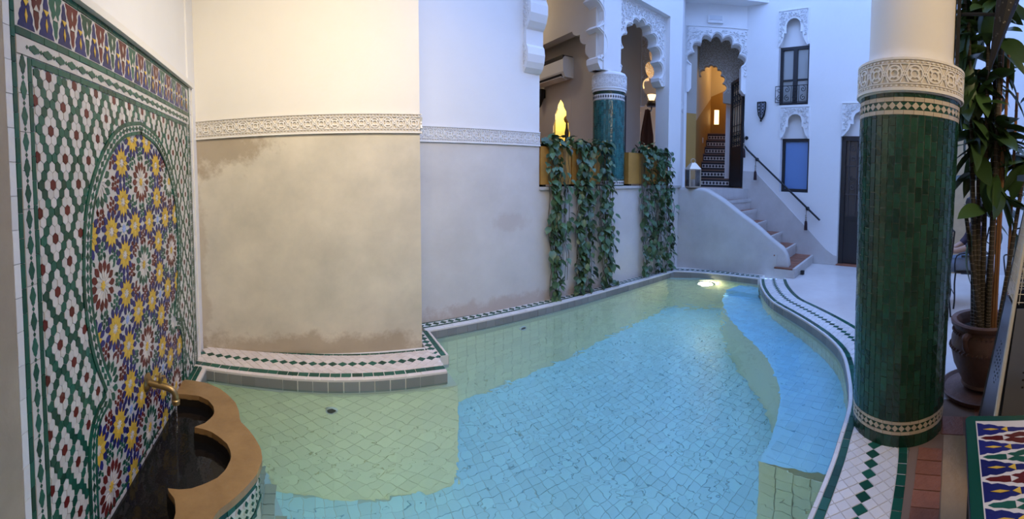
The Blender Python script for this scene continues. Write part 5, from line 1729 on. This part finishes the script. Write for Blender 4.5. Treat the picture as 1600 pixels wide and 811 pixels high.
# ------------------------------------------------------------------ planters and trailing pothos
def planter(x0, x1, label):
    t = thing('planter_box', label, 'planter', mapC((x0 + x1) / 2, 1.345, -0.14), 'ochre planters on the ledge')
    for nm, d0, d1, a0, a1 in (('front_board', 0.0, -0.02, x0, x1), ('back_board', -0.24, -0.26, x0, x1), ('end_board', -0.02, -0.24, x0, x0 + .02), ('end_board', -0.02, -0.24, x1 - .02, x1)):
        mb = MB(); slab(mb, a0, 1.36, a1, 1.80, d0, d1, 0, mapC); mb.build(nm, YWOOD, t)
    for a in (x0 + 0.04, x1 - 0.09):
        mb = MB(); slab(mb, a, 1.335, a + .05, 1.36, -0.02, -0.24, 0, mapC); mb.build('foot', BLACKW, t)
    mb = MB(); slab(mb, x0 + .02, 1.36, x1 - .02, 1.76, -0.02, -0.24, 0, mapC); mb.build('soil', SOIL, t)
planter(2.60, 3.06, 'ochre planter box at the left end of the ledge, next to the white wall edge')
planter(3.08, 3.56, 'ochre planter box left of the sea-green gallery column')
planter(4.12, 5.03, 'long ochre planter box right of the sea-green gallery column')

def leafmesh(name, m, L_, W_, fold, n=5, heart=True, curl=0.2):
    vs_, fs = [], []
    for i in range(n + 1):
        t = i / n
        if heart:
            w = W_ * (math.sin(PI * min(1, t * 1.05 + 0.10)) ** 0.75) * (1 - 0.25 * t)
            if i == n: w = 0.0
        else:
            w = W_ * math.sin(PI * (0.06 + 0.94 * t)) ** 0.8
        z = -curl * L_ * t * t
        vs_ += [(L_ * t - (0.10 * L_ if (heart and i == 0) else 0), -w, z + fold * w), (L_ * t, 0, z), (L_ * t - (0.10 * L_ if (heart and i == 0) else 0), w, z + fold * w)]
    for i in range(n):
        for j in range(2):
            a = i * 3 + j
            fs.append((a, a + 1, a + 4, a + 3))
    mb = MB(); mb.add(vs_, fs)
    return mb.mesh(name, m, True, False)
PL = [leafmesh('leaf', LEAF, 0.095, 0.040, 0.25, curl=0.15), leafmesh('leaf', LEAF, 0.078, 0.034, 0.35, curl=0.3), leafmesh('leaf', LEAF, 0.11, 0.047, 0.15, curl=0.25)]
def pothos(label, x0, x1, strands, zlow, bush, x_at=None, limit=300):
    t = thing('trailing_pothos', label, 'plant', mapC((x0 + x1) / 2, 1.78, -0.1), 'pothos trailing from the planters')
    stems = MB(); n_leaf = 0
    st = MB()
    def leaf(p, az, tilt, s):
        nonlocal n_leaf
        me = R.choice(PL)
        Mx = Matrix.Translation(p) @ Matrix.Rotation(az, 4, 'Z') @ Matrix.Rotation(tilt, 4, 'Y') @ Matrix.Rotation(R.uniform(-.6, .6), 4, 'X') @ Matrix.Scale(s, 4)
        n_leaf += 1
        if n_leaf <= limit:
            link('leaf', me, t, Mx)
        else:
            st.add([Mx @ v.co for v in me.vertices], [tuple(p_.vertices) for p_ in me.polygons])
    for k in range(strands):
        xa = R.uniform(x0, x1); 
        if x_at: xa = x_at(k)
        zl = zlow(xa) + R.uniform(-0.1, 0.25) * (1 if k % 3 else 2.2)
        pts = [Vector(mapC(xa + R.uniform(-.05, .05), 1.78, -0.10)), Vector(mapC(xa, 1.87, -0.02)), Vector(mapC(xa, 1.82, 0.045)), Vector(mapC(xa + R.uniform(-.03, .03), 1.66, 0.06))]
        z = 1.66; x = xa
        while z > zl:
            z -= 0.16
            x += R.uniform(-0.030, 0.034)
            pts.append(Vector(mapC(x, z, 0.055 + R.uniform(-0.02, 0.035))))
        sp_ = spline(pts, 3)
        stems.tube(sp_, 0.0035, 4)
        for i in range(4, len(sp_)):
            if R.random() < 0.56:
                p = sp_[i]
                az = R.uniform(-2.9, -0.25)
                off = Vector((math.cos(az), math.sin(az), R.uniform(-.2, .3))) * R.uniform(0.015, 0.06)
                leaf(p + off, az + R.uniform(-.5, .5), R.uniform(0.3, 1.35), R.uniform(0.7, 1.15))
    for k in range(bush):
        xa = R.uniform(x0 - 0.02, x1 + 0.02)
        if x_at: xa = x_at(k) + R.uniform(-.08, .08)
        p = Vector(mapC(xa, 1.80 + R.random() ** 2 * 0.17, R.uniform(-0.20, 0.07)))
        leaf(p, R.uniform(-3.4, 0.3), R.uniform(-0.5, 0.8), R.uniform(0.8, 1.25))
    # a few long roots and bare tendrils
    for k in range(strands):
        xa = R.uniform(x0 + .03, x1 - .03); z1 = R.uniform(0.2, 1.0)
        stems.tube([mapC(xa, 1.75, 0.03), mapC(xa + R.uniform(-.03, .03), 1.2, 0.045), mapC(xa + R.uniform(-.06, .06), z1, 0.03)], 0.0022, 4)
    stems.build('stems', STEM, t, kind='stuff')
    if st.v: st.build('small_leaves', LEAF, t, kind='stuff', recalc=False)
pothos('pothos trailing from the leftmost ochre planter box to the water', 2.67, 2.99, 12, lambda x: 0.05 if x < 2.86 else 0.3, 38)
pothos('thickest pothos curtain hanging left of the sea-green column', 3.08, 3.70, 23, lambda x: 0.0, 60)
pothos('pothos curtain hanging near the stair parapet from the long planter', 4.30, 5.06, 22, lambda x: 0.12, 60)

# ------------------------------------------------------------------ right-hand corner: pot, plant, heater, table, lantern, chairs, guest
PTX, PTY = 2.95, -0.26
pot = thing('plant_pot', 'large dark terracotta pot with rope bands and lug handles beside the column', 'pot', (PTX, PTY, 0.05))
mb = MB(); mb.lathe([(0.0, 0.05), (0.13, 0.05), (0.155, 0.07), (0.15, 0.09), (0.165, 0.12), (0.215, 0.22), (0.238, 0.32), (0.235, 0.40), (0.215, 0.455), (0.215, 0.47), (0.24, 0.49), (0.245, 0.515), (0.235, 0.525), (0.205, 0.52), (0.195, 0.50), (0.19, 0.44)], 36, (PTX, PTY, 0), 0, False); mb.build('body', POT, pot, True)
for z, r in ((0.335, 0.240), (0.445, 0.222)):
    mb = MB()
    for i in range(46):
        a = 2 * PI * i / 46
        mb.tube([(PTX + r * math.cos(a - .04), PTY + r * math.sin(a - .04), z - 0.008), (PTX + (r + .006) * math.cos(a), PTY + (r + .006) * math.sin(a), z), (PTX + r * math.cos(a + .04), PTY + r * math.sin(a + .04), z + 0.008)], 0.0075, 5)
    mb.build('rope_band', POT, pot)
for a in (2.55, 2.55 + PI / 2 * 1.2, -0.6):
    mb = MB(); c, s_ = math.cos(a), math.sin(a)
    mb.tube(spline([(PTX + c * .215, PTY + s_ * .215, 0.455), (PTX + c * .262, PTY + s_ * .262, 0.45), (PTX + c * .262, PTY + s_ * .262, 0.40), (PTX + c * .236, PTY + s_ * .236, 0.36)], 4), [0.026] * 6 + [0.02] * 7, 8); mb.build('lug_handle', POT, pot, True)
mb = MB(); mb.lathe([(0.0, 0.435), (0.20, 0.44)], 24, (PTX, PTY, 0)); mb.build('soil', SOIL, pot)
sau = thing('pot_saucer', 'wide terracotta saucer under the large pot', 'saucer', (PTX, PTY, 0))
mb = MB(); mb.lathe([(0.0, 0.0), (0.27, 0.0), (0.30, 0.045), (0.288, 0.05), (0.27, 0.03), (0.0, 0.028)], 36, (PTX, PTY, 0), 0, False); mb.build('dish', POT, sau, True)

dra = thing('dracaena', 'tall dracaena with ringed canes and long drooping leaves in the terracotta pot', 'plant', (PTX, PTY, 0.44))
DL = [leafmesh('leaf', LEAFD, 0.30, 0.042, 0.35, 7, False, 0.35), leafmesh('leaf', LEAFD, 0.25, 0.052, 0.25, 7, False, 0.25), leafmesh('leaf', LEAFD, 0.34, 0.048, 0.3, 8, False, 0.45)]
BIGL = leafmesh('leaf', LEAFD, 0.28, 0.066, 0.2, 8, False, 0.3)
canes = [((-0.03, 0.05), (0.05, 0.12), 2.3), ((0.0, 0.02), (0.0, 0.07), 2.75), ((0.04, 0.0), (-0.02, -0.05), 1.9), ((-0.02, -0.02), (-0.05, -0.02), 2.95), ((0.03, -0.10), (0.02, -0.25), 1.7), ((-0.05, 0.03), (-0.12, 0.17), 1.25), ((0.0, -0.04), (0.10, 0.02), 3.1), ((-0.04, 0.06), (-0.02, 0.21), 2.6), ((0.05, 0.05), (0.08, 0.25), 2.95), ((0.02, 0.08), (0.12, 0.16), 2.2)]
for (bx, by), (tx, ty), h in canes:
    pts = spline([(PTX + bx, PTY + by, 0.43), (PTX + bx * .6 + tx * .4 + R.uniform(-.02, .02), PTY + by * .6 + ty * .4, 0.43 + (h - .43) * .4), (PTX + tx, PTY + ty, h)], 10)
    mb = MB(); mb.tube(pts, [0.021 - 0.008 * i / len(pts) for i in range(len(pts))], 8); c = mb.build('cane', CANE, dra, True)
    rb = MB()
    z = 0.5
    L_ = len(pts)
    for q in range(int((h - 0.5) / 0.035)):
        f_ = q / int((h - 0.5) / 0.035) * (L_ - 1.01)
        i = int(f_); p = pts[i].lerp(pts[i + 1], f_ - i)
        rr_ = 0.0225 - 0.008 * f_ / L_
        rb.lathe([(rr_ - .002, -.0025), (rr_ + .0012, 0), (rr_ - .002, .0025)], 7, tuple(p), 0, False)
    rb.build('leaf_scars', CANER, c, kind='stuff')
    # crown and side leaves
    nl = 34 if h > 1.5 else 10
    for q in range(nl):
        t = R.uniform(0.42 if h > 2 else 0.6, 1.0) if q < nl * .6 else R.uniform(0.9, 1.0)
        f_ = t * (L_ - 1.01); i = int(f_); p = pts[i].lerp(pts[i + 1], f_ - i)
        az = R.uniform(0, 2 * PI)
        if p.z < 1.62 and R.random() > 0.22:
            continue
        link('leaf', R.choice(DL + [BIGL]), dra, Matrix.Translation(p) @ Matrix.Rotation(az, 4, 'Z') @ Matrix.Rotation(R.uniform(-0.7, 1.25), 4, 'Y') @ Matrix.Rotation(R.uniform(-.7, .7), 4, 'X') @ Matrix.Scale(R.uniform(.75, 1.15), 4))
for dx, dy, h in ((-0.015, -0.055, 1.75), (-0.02, -0.072, 2.4), (0.02, -0.15, 2.15), (-0.02, -0.03, 2.7)):
    s = thing('bamboo_stake', {1.75: 'shorter bamboo stake tied beside the dracaena canes', 2.4: 'bamboo stake paired with the shorter one in the pot', 2.15: 'lone bamboo stake nearest the steel heater', 2.7: 'tallest bamboo stake among the dracaena leaves'}[h], 'stake', (PTX + dx, PTY + dy, 0.43), 'bamboo stakes in the pot')
    mb = MB(); mb.tube([(PTX + dx, PTY + dy, 0.42), (PTX + dx + .01, PTY + dy - .012, h)], 0.0115, 8); mb.build('rod', BAMBOO, s, True)
    for q in range(5):
        z = 0.7 + q * 0.33
        if z < h:
            f_ = (z - .42) / (h - .42)
            mb = MB(); mb.lathe([(0.0115, -.006), (0.0135, 0), (0.0115, .006)], 8, (PTX + dx + .01 * f_, PTY + dy - .012 * f_, z), 0, False); mb.build('node', BAMBOO, s, True)
# other foliage by the far wall
fo = thing('potted_shrub', 'leafy shrub in a pale wooden tub against the far wall', 'plant', (5.4, -1.05, 0))
mb = MB()
x0, y0 = 5.4, -1.05
mb.add([(x0 - .2, y0 - .2, .25), (x0 + .2, y0 - .2, .25), (x0 + .2, y0 + .2, .25), (x0 - .2, y0 + .2, .25), (x0 - .23, y0 - .23, .82), (x0 + .23, y0 - .23, .82), (x0 + .23, y0 + .23, .82), (x0 - .23, y0 + .23, .82)], [(0, 1, 5, 4), (1, 2, 6, 5), (2, 3, 7, 6), (3, 0, 4, 7), (0, 3, 2, 1), (4, 5, 6, 7)])
mb.build('tub', mat('pale_wood_tub', (0.42, 0.28, 0.12), 0.6, mott=.2), fo)
mb = MB(); mb.box((x0 - .18, y0 - .18, 0), (x0 + .18, y0 + .18, .25)); mb.build('stand', IRON, fo)
SHL = leafmesh('leaf', mat('shrub_leaf', (0.05, 0.10, 0.075), .4, var=.4), 0.16, 0.045, 0.3, 5, False, 0.3)
sb = MB()
for k in range(9):
    a = R.uniform(0, 2 * PI); r = R.uniform(.1, .5); h = R.uniform(1.2, 2.9)
    tip = (x0 + r * math.cos(a), y0 + r * math.sin(a), h)
    pts = spline([(x0, y0, .8), (x0 + r * .3 * math.cos(a), y0 + r * .3 * math.sin(a), .8 + (h - .8) * .5), tip], 6)
    sb.tube(pts, 0.008, 5)
    for q in range(13):
        p = R.choice(pts[3:])
        link('leaf', SHL, fo, Matrix.Translation(p) @ Matrix.Rotation(R.uniform(0, 6.3), 4, 'Z') @ Matrix.Rotation(R.uniform(-.4, .9), 4, 'Y') @ Matrix.Scale(R.uniform(.8, 1.3), 4))
sb.build('branches', STEM, fo)

# pyramid patio heater
HX, HY = 2.175, -0.465
he = thing('patio_heater', 'brushed steel pyramid patio heater beside the tiled table', 'heater', (HX, HY, 0))
def hc(z): return 0.275 * (1 - z / 1.85)
def hp(sx, sy, z): return (HX + sx * hc(z), HY + sy * hc(z), z)
def hface(k, u, z, d=0.0):
    s = [(-1, 1), (1, 1), (1, -1), (-1, -1)]
    a, b = s[k], s[(k + 1) % 4]
    p = Vector(hp(*a, z)).lerp(Vector(hp(*b, z)), u)
    nrm = Vector(((a[0] + b[0]) / 2, (a[1] + b[1]) / 2, 0)).normalized()
    return tuple(p + nrm * d)
for k in range(4):
    mb = MB(); mb.prism([(0.06, 0.05), (0.94, 0.05), (0.94, 0.86), (0.06, 0.86)], lambda u, z, d, k=k: hface(k, u, z, d), -0.006, 0.0); pnl = mb.build('panel', STEEL, he)
    sl = MB()
    for i in range(9):
        for j in range(7):
            if abs(i - 4) + abs(j - 3) * 1.3 < 5.6:
                u = 0.28 + 0.055 * i; z = 0.42 + 0.034 * j + 0.009 * (i % 2)
                sl.prism([(u, z), (u + .028, z), (u + .028, z + .008), (u, z + .008)], lambda a, b, d, k=k: hface(k, a, b, d), 0.0, 0.001)
    sl.build('vent_slots', BLACKW, pnl, kind='stuff')
    mb = MB()
    for i in range(9):
        mb.tube([hface(k, 0.08 + .84 * i / 8, 0.88), hface(k, 0.08 + .84 * i / 8, 1.45)], 0.0022, 4)
    for i in range(14):
        z = 0.89 + i * 0.04
        mb.tube([hface(k, 0.05, z), hface(k, 0.95, z)], 0.0022, 4)
    mb.build('guard_mesh', RAILW, he)
for s in ((-1, 1), (1, 1), (1, -1), (-1, -1)):
    mb = MB(); mb.tube([hp(*s, 0.0), hp(*s, 1.5)], 0.011 if s != (1, 1) else 0.006, 6); mb.build('corner_rail', RAILW if s != (1, 1) else STEEL, he)
mb = MB(); mb.box((HX - .28, HY - .28, 0.0), (HX + .28, HY + .28, 0.05)); mb.build('base', STEEL, he)
mb = MB(); mb.lathe([(.05, .86), (.05, 1.5)], 16, (HX, HY, 0)); mb.build('glass_tube', GLASS, he, True)
mb = MB(); mb.prism([(HX - .12, HY - .12), (HX + .12, HY - .12), (HX + .12, HY + .12), (HX - .12, HY + .12)], flat, 1.5, 1.53); mb.build('top_plate', STEEL, he)

# tiled side table
TX0, TX1, TY0, TY1, TZ = 0.72, 1.715, -0.66, -0.085, 0.50
tb_ = thing('tiled_table', 'low iron table with a green bordered mosaic top at the front right', 'table', ((TX0 + TX1) / 2, (TY0 + TY1) / 2, 0))
def rrect(x0, y0, x1, y1, r, n=5):
    out = []
    for cx, cy_, a in ((x1 - r, y1 - r, 0), (x0 + r, y1 - r, PI / 2), (x0 + r, y0 + r, PI), (x1 - r, y0 + r, 1.5 * PI)):
        out += [(cx + r * math.cos(a + PI / 2 * i / n), cy_ + r * math.sin(a + PI / 2 * i / n)) for i in range(n + 1)]
    return out
mb = MB(); mb.prism(rrect(TX0, TY0, TX1, TY1, 0.03), flat, TZ - 0.035, TZ - 0.004); mb.build('apron', mat('blue_black_iron', (0.02, 0.03, 0.04), .4, metal=.3), tb_)
mb = MB(); mb.prism(rrect(TX0 + .003, TY0 + .003, TX1 - .003, TY1 - .003, 0.03), flat, TZ - 0.004, TZ); top = mb.build('green_border', TGREEN, tb_)
bw_ = 0.042
mb = MB(); mb.prism([(TX0 + bw_, TY0 + bw_), (TX1 - bw_, TY0 + bw_), (TX1 - bw_, TY1 - bw_), (TX0 + bw_, TY1 - bw_)], flat, TZ - 0.002, TZ + 0.001); mb.build('mosaic_bed', TWHITE, tb_)
frieze_t = lambda u, v, d: (u, TY1 - bw_ - v, TZ + d * 0.5)
def table_frieze(v0, hh, flip):
    f = (lambda u, v, d: (u, TY1 - bw_ - v, TZ + d * 0.6)) if not flip else (lambda u, v, d: (u, TY0 + bw_ + v, TZ + d * 0.6))
    frieze(tb_, f, TX0 + bw_ + 0.01, TX1 - bw_ - 0.005, 0.0, hh, 0.118, 0.004)
table_frieze(0, 0.22, False); table_frieze(0, 0.22, True)
for sx in (0, 1):
    for sy in (0, 1):
        x = TX0 + .04 if sx == 0 else TX1 - .035; y = TY0 + .04 if sy == 0 else TY1 - .035
        mb = MB(); mb.tube([(x, y, 0.0), (x, y, TZ - .03)], 0.013, 8); mb.build('leg', IRON, tb_, True)
for y in (TY0 + .04, TY1 - .035):
    mb = MB()
    for x in (TX0 + .25, (TX0 + TX1) / 2, TX1 - .25):
        mb.tube(spline([(x - .17, y, .02), (x - .16, y, .30), (x - .08, y, .42), (x, y, .45), (x + .08, y, .42), (x + .16, y, .30), (x + .17, y, .02)], 5), 0.009, 6)
    mb.tube([(TX0 + .04, y, .02), (TX1 - .035, y, .02)], 0.009, 6)
    mb.build('side_scrolls', IRON, tb_, True)

# pierced iron cone sconce fixed to the column
cs = thing('hanging_sconce', 'long black pierced iron cone sconce hung beside the column', 'sconce', (2.42, -0.09, 2.08))
tip = Vector((2.44, -0.165, 2.09)); topc = Vector((2.40, -0.30, 2.72))
mb = MB()
ring = []
for j in range(10):
    a = 2 * PI * j / 10
    ring.append(topc + Vector((math.cos(a) * 0.10, math.sin(a) * 0.095, 0.0)))
vv = [tuple(tip)] + [tuple(tip.lerp(p, .5)) for p in ring] + [tuple(p) for p in ring]
mb.add(vv, [(0, 1 + j, 1 + (j + 1) % 10) for j in range(10)] + [(1 + j, 11 + j, 11 + (j + 1) % 10, 1 + (j + 1) % 10) for j in range(10)] + [tuple(range(11, 21))])
mb.build('cone', IRON, cs)
pm = MB()
for q in range(60):
    f_ = R.uniform(.25, .98); j = R.randrange(10)
    p = tip.lerp(ring[j].lerp(ring[(j + 1) % 10], R.uniform(.25, .75)), f_)
    nrm = (p - tip.lerp(topc, f_)).normalized()
    pm.lathe([(0.004, -0.001), (0.006, 0.001), (0.002, 0.002)], 6, tuple(p + nrm * 0.001), 0, True, nrm.to_track_quat('Z', 'Y').to_matrix().to_4x4())
pm.build('piercings', mat('pierced_glint', (0.07, 0.065, 0.06), .4, metal=.5), cs, kind='stuff')
mb = MB(); mb.tube([(2.48, 0.02, 2.47), (2.42, -0.22, 2.46)], 0.011, 8); mb.build('arm', IRON, cs, True)
mb = MB(); mb.box((2.45, 0.005, 2.17), (2.51, 0.028, 2.9)); mb.build('back_strap', IRON, cs)

# wrought iron chairs on the terrace
def chair(label, loc, rz, cushion=None):
    t = thing('iron_chair', label, 'chair', loc, 'wrought iron terrace chairs')
    Mx = Matrix.Translation(loc) @ Matrix.Rotation(rz, 4, 'Z')
    T = lambda x, y, z: tuple(Mx @ Vector((x, y, z)))
    for sx in (-1, 1):
        mb = MB(); mb.tube(spline([T(sx * .20, .20, .0), T(sx * .185, .19, .12), T(sx * .20, .20, .30), T(sx * .19, .19, .44)], 4), .010, 6); mb.build('leg', IRON, t, True)
        mb = MB(); mb.tube(spline([T(sx * .21, -.24, .0), T(sx * .19, -.20, .44), T(sx * .19, -.24, .70), T(sx * .17, -.28, .95)], 4), .010, 6); mb.build('leg', IRON, t, True)
        mb = MB(); mb.tube(spline([T(sx * .20, -.22, .66), T(sx * .24, 0, .68), T(sx * .23, .19, .64), T(sx * .20, .20, .44)], 4), .009, 6); mb.build('armrest', IRON, t, True)
    mb = MB()
    for z in (.52, .64, .76, .88):
        mb.tube([T(-.18, -.225 - (z - .5) * .12, z), T(.18, -.225 - (z - .5) * .12, z)], .008, 6)
    mb.tube(spline([T(-.17, -.28, .95), T(0, -.29, 1.0), T(.17, -.28, .95)], 4), .010, 6)
    mb.build('backrest', IRON, t, True)
    for y in (.19, -.22):
        mb = MB(); mb.tube([T(-.19, y, .16), T(.19, y, .16)], .007, 6); mb.build('stretcher', IRON, t, True)
    mb = MB(); mb.box((-.20, -.21, .43), (.20, .20, .45), 0, Mx); mb.build('seat', IRON, t)
    if cushion:
        mb = MB(); mb.prism(rrect(-.20, -.20, .20, .20, .05), lambda a, b, z: T(a, b, z), .45, .50); mb.build('cushion', cushion, t)
    return t
GREYC = mat('pale_grey_cushion', (0.50, 0.54, 0.60), .8)
chair('black iron chair half hidden by the left side of the big column', (4.62, 0.30, 0), math.radians(40), GREYC)
chair('black iron chair carrying the seated guest behind the dracaena', (5.15, -0.22, 0), math.radians(8), None)
chair('empty ladder-backed iron chair between the bamboo stakes and the far wall', (4.75, -0.85, 0), math.radians(80), None)

# seated guest glimpsed between column and plant
def skin_body(name, verts, edges, radii, m, parent, sub=2, root=0):
    me = bpy.data.meshes.new(name)
    me.from_pydata(verts, edges, [])
    o = bpy.data.objects.new(name, me); COL.objects.link(o)
    o.parent = parent; o.matrix_parent_inverse = Matrix.Translation(parent.location).inverted()
    o.modifiers.new('skin', 'SKIN')
    for i, r in enumerate(radii):
        rx = r if isinstance(r, tuple) else (r, r)
        me.skin_vertices[0].data[i].radius = rx
        me.skin_vertices[0].data[i].use_root = (i == root)
    s = o.modifiers.new('sub', 'SUBSURF'); s.levels = sub; s.render_levels = sub
    me.materials.append(m)
    dg = bpy.context.evaluated_depsgraph_get()
    nm = bpy.data.meshes.new_from_object(o.evaluated_get(dg))
    o.modifiers.clear(); o.data = nm
    for p in nm.polygons: p.use_smooth = True
    if not nm.materials: nm.materials.append(m)
    return o
gx, gy = 5.15, -0.22
SKIN = mat('skin', (0.45, 0.27, 0.19), .5)
TOPC = mat('dark_plum_top', (0.05, 0.035, 0.06), .8)
JEAN = mat('grey_blue_trousers', (0.16, 0.20, 0.26), .8)
HAIR = mat('dark_hair', (0.018, 0.012, 0.012), .5)
pe = thing('person', 'seated guest in a plum top and grey-blue trousers behind the dracaena', 'person', (gx, gy, 0))
q_ = Matrix.Translation((gx, gy, 0)) @ Matrix.Rotation(math.radians(8), 4, 'Z')
G = lambda x, y, z: tuple(q_ @ Vector((x, y, z)))
V_ = [G(0, -.08, .54), G(0, -.10, .68), G(0, -.10, .84), G(0, -.08, .97), G(0, -.06, 1.05), G(0, -.03, 1.12), G(0, 0.0, 1.22),
      G(-.17, -.08, .96), G(-.22, .0, .76), G(-.14, .20, .68), G(-.08, .29, .72), G(.17, -.08, .96), G(.23, .0, .76), G(.16, .20, .66), G(.10, .30, .66),
      G(-.10, -.06, .52), G(-.12, .36, .50), G(-.12, .36, .12), G(-.12, .42, .05), G(-.12, .50, .035), G(.10, -.06, .52), G(.12, .36, .50), G(.12, .30, .12), G(.12, .36, .05), G(.12, .44, .035)]
E_ = [(0, 1), (1, 2), (2, 3), (3, 4), (4, 5), (5, 6), (3, 7), (7, 8), (8, 9), (9, 10), (3, 11), (11, 12), (12, 13), (13, 14), (0, 15), (15, 16), (16, 17), (17, 18), (18, 19), (0, 20), (20, 21), (21, 22), (22, 23), (23, 24)]
Rr = [(.16, .11), (.145, .10), (.16, .11), (.13, .09), .055, .055, (.085, .10), .062, .048, .038, .032, .062, .048, .038, .032, .10, .072, .048, .042, .034, .10, .072, .048, .042, .034]
body = skin_body('body', V_, E_, Rr, SKIN, pe)
skin_body('top', [G(0, -.08, .50), G(0, -.10, .68), G(0, -.10, .84), G(0, -.08, .97), G(0, -.065, 1.03), G(-.17, -.08, .96), G(-.22, .0, .77), G(-.19, .09, .73), G(.17, -.08, .96), G(.23, .0, .77), G(.20, .09, .72)],
          [(0, 1), (1, 2), (2, 3), (3, 4), (3, 5), (5, 6), (6, 7), (3, 8), (8, 9), (9, 10)], [(.175, .125), (.16, .115), (.172, .122), (.145, .102), .075, .075, .062, .055, .075, .062, .055], TOPC, pe)
skin_body('trousers', [G(0, -.08, .53), G(-.10, -.06, .52), G(-.12, .36, .50), G(-.12, .36, .14), G(.10, -.06, .52), G(.12, .36, .50), G(.12, .30, .14)], [(0, 1), (1, 2), (2, 3), (0, 4), (4, 5), (5, 6)], [(.17, .12), .112, .085, .066, .112, .085, .066], JEAN, pe)
mb = MB(); mb.lathe([(0.0, -.02), (.07, -.03), (.098, .02), (.105, .08), (.09, .13), (.05, .155), (0.0, .16)], 16, G(0, -.03, 1.19)); mb.build('hair', HAIR, pe, True)
mb = MB(); mb.tube([G(0, -.10, 1.24), G(0, -.15, 1.12), G(0, -.15, .98)], [.05, .06, .03], 8); mb.build('hair_length', HAIR, pe, True)
for sx in (-1, 1):
    mb = MB(); mb.lathe([(0, -.006), (.008, 0), (0, .006)], 8, G(sx * .032, .083, 1.24)); mb.build('eye', BLACKW, pe, True)
    hx, hy, hz = (-.08, .29, .72) if sx < 0 else (.10, .30, .66)
    for k in range(4):
        mb = MB(); mb.tube([G(hx + (k - 1.5) * .017, hy + .02, hz), G(hx + (k - 1.5) * .018, hy + .06 - abs(k - 1.5) * .006, hz - .006), G(hx + (k - 1.5) * .018, hy + .085 - abs(k - 1.5) * .008, hz - .03)], [.009, .009, .007], 7); mb.build('finger', SKIN, pe, True)
    mb = MB(); mb.tube([G(hx - sx * .03, hy, hz), G(hx - sx * .05, hy + .03, hz), G(hx - sx * .045, hy + .055, hz - .015)], [.011, .010, .008], 7); mb.build('thumb', SKIN, pe, True)
mb = MB(); mb.tube([G(0, .085, 1.225), G(0, .108, 1.20), G(0, .09, 1.195)], [.008, .013, .008], 8); mb.build('nose', SKIN, pe, True)
for o in list(bpy.data.objects):
    if 'base' in o: del o['base']
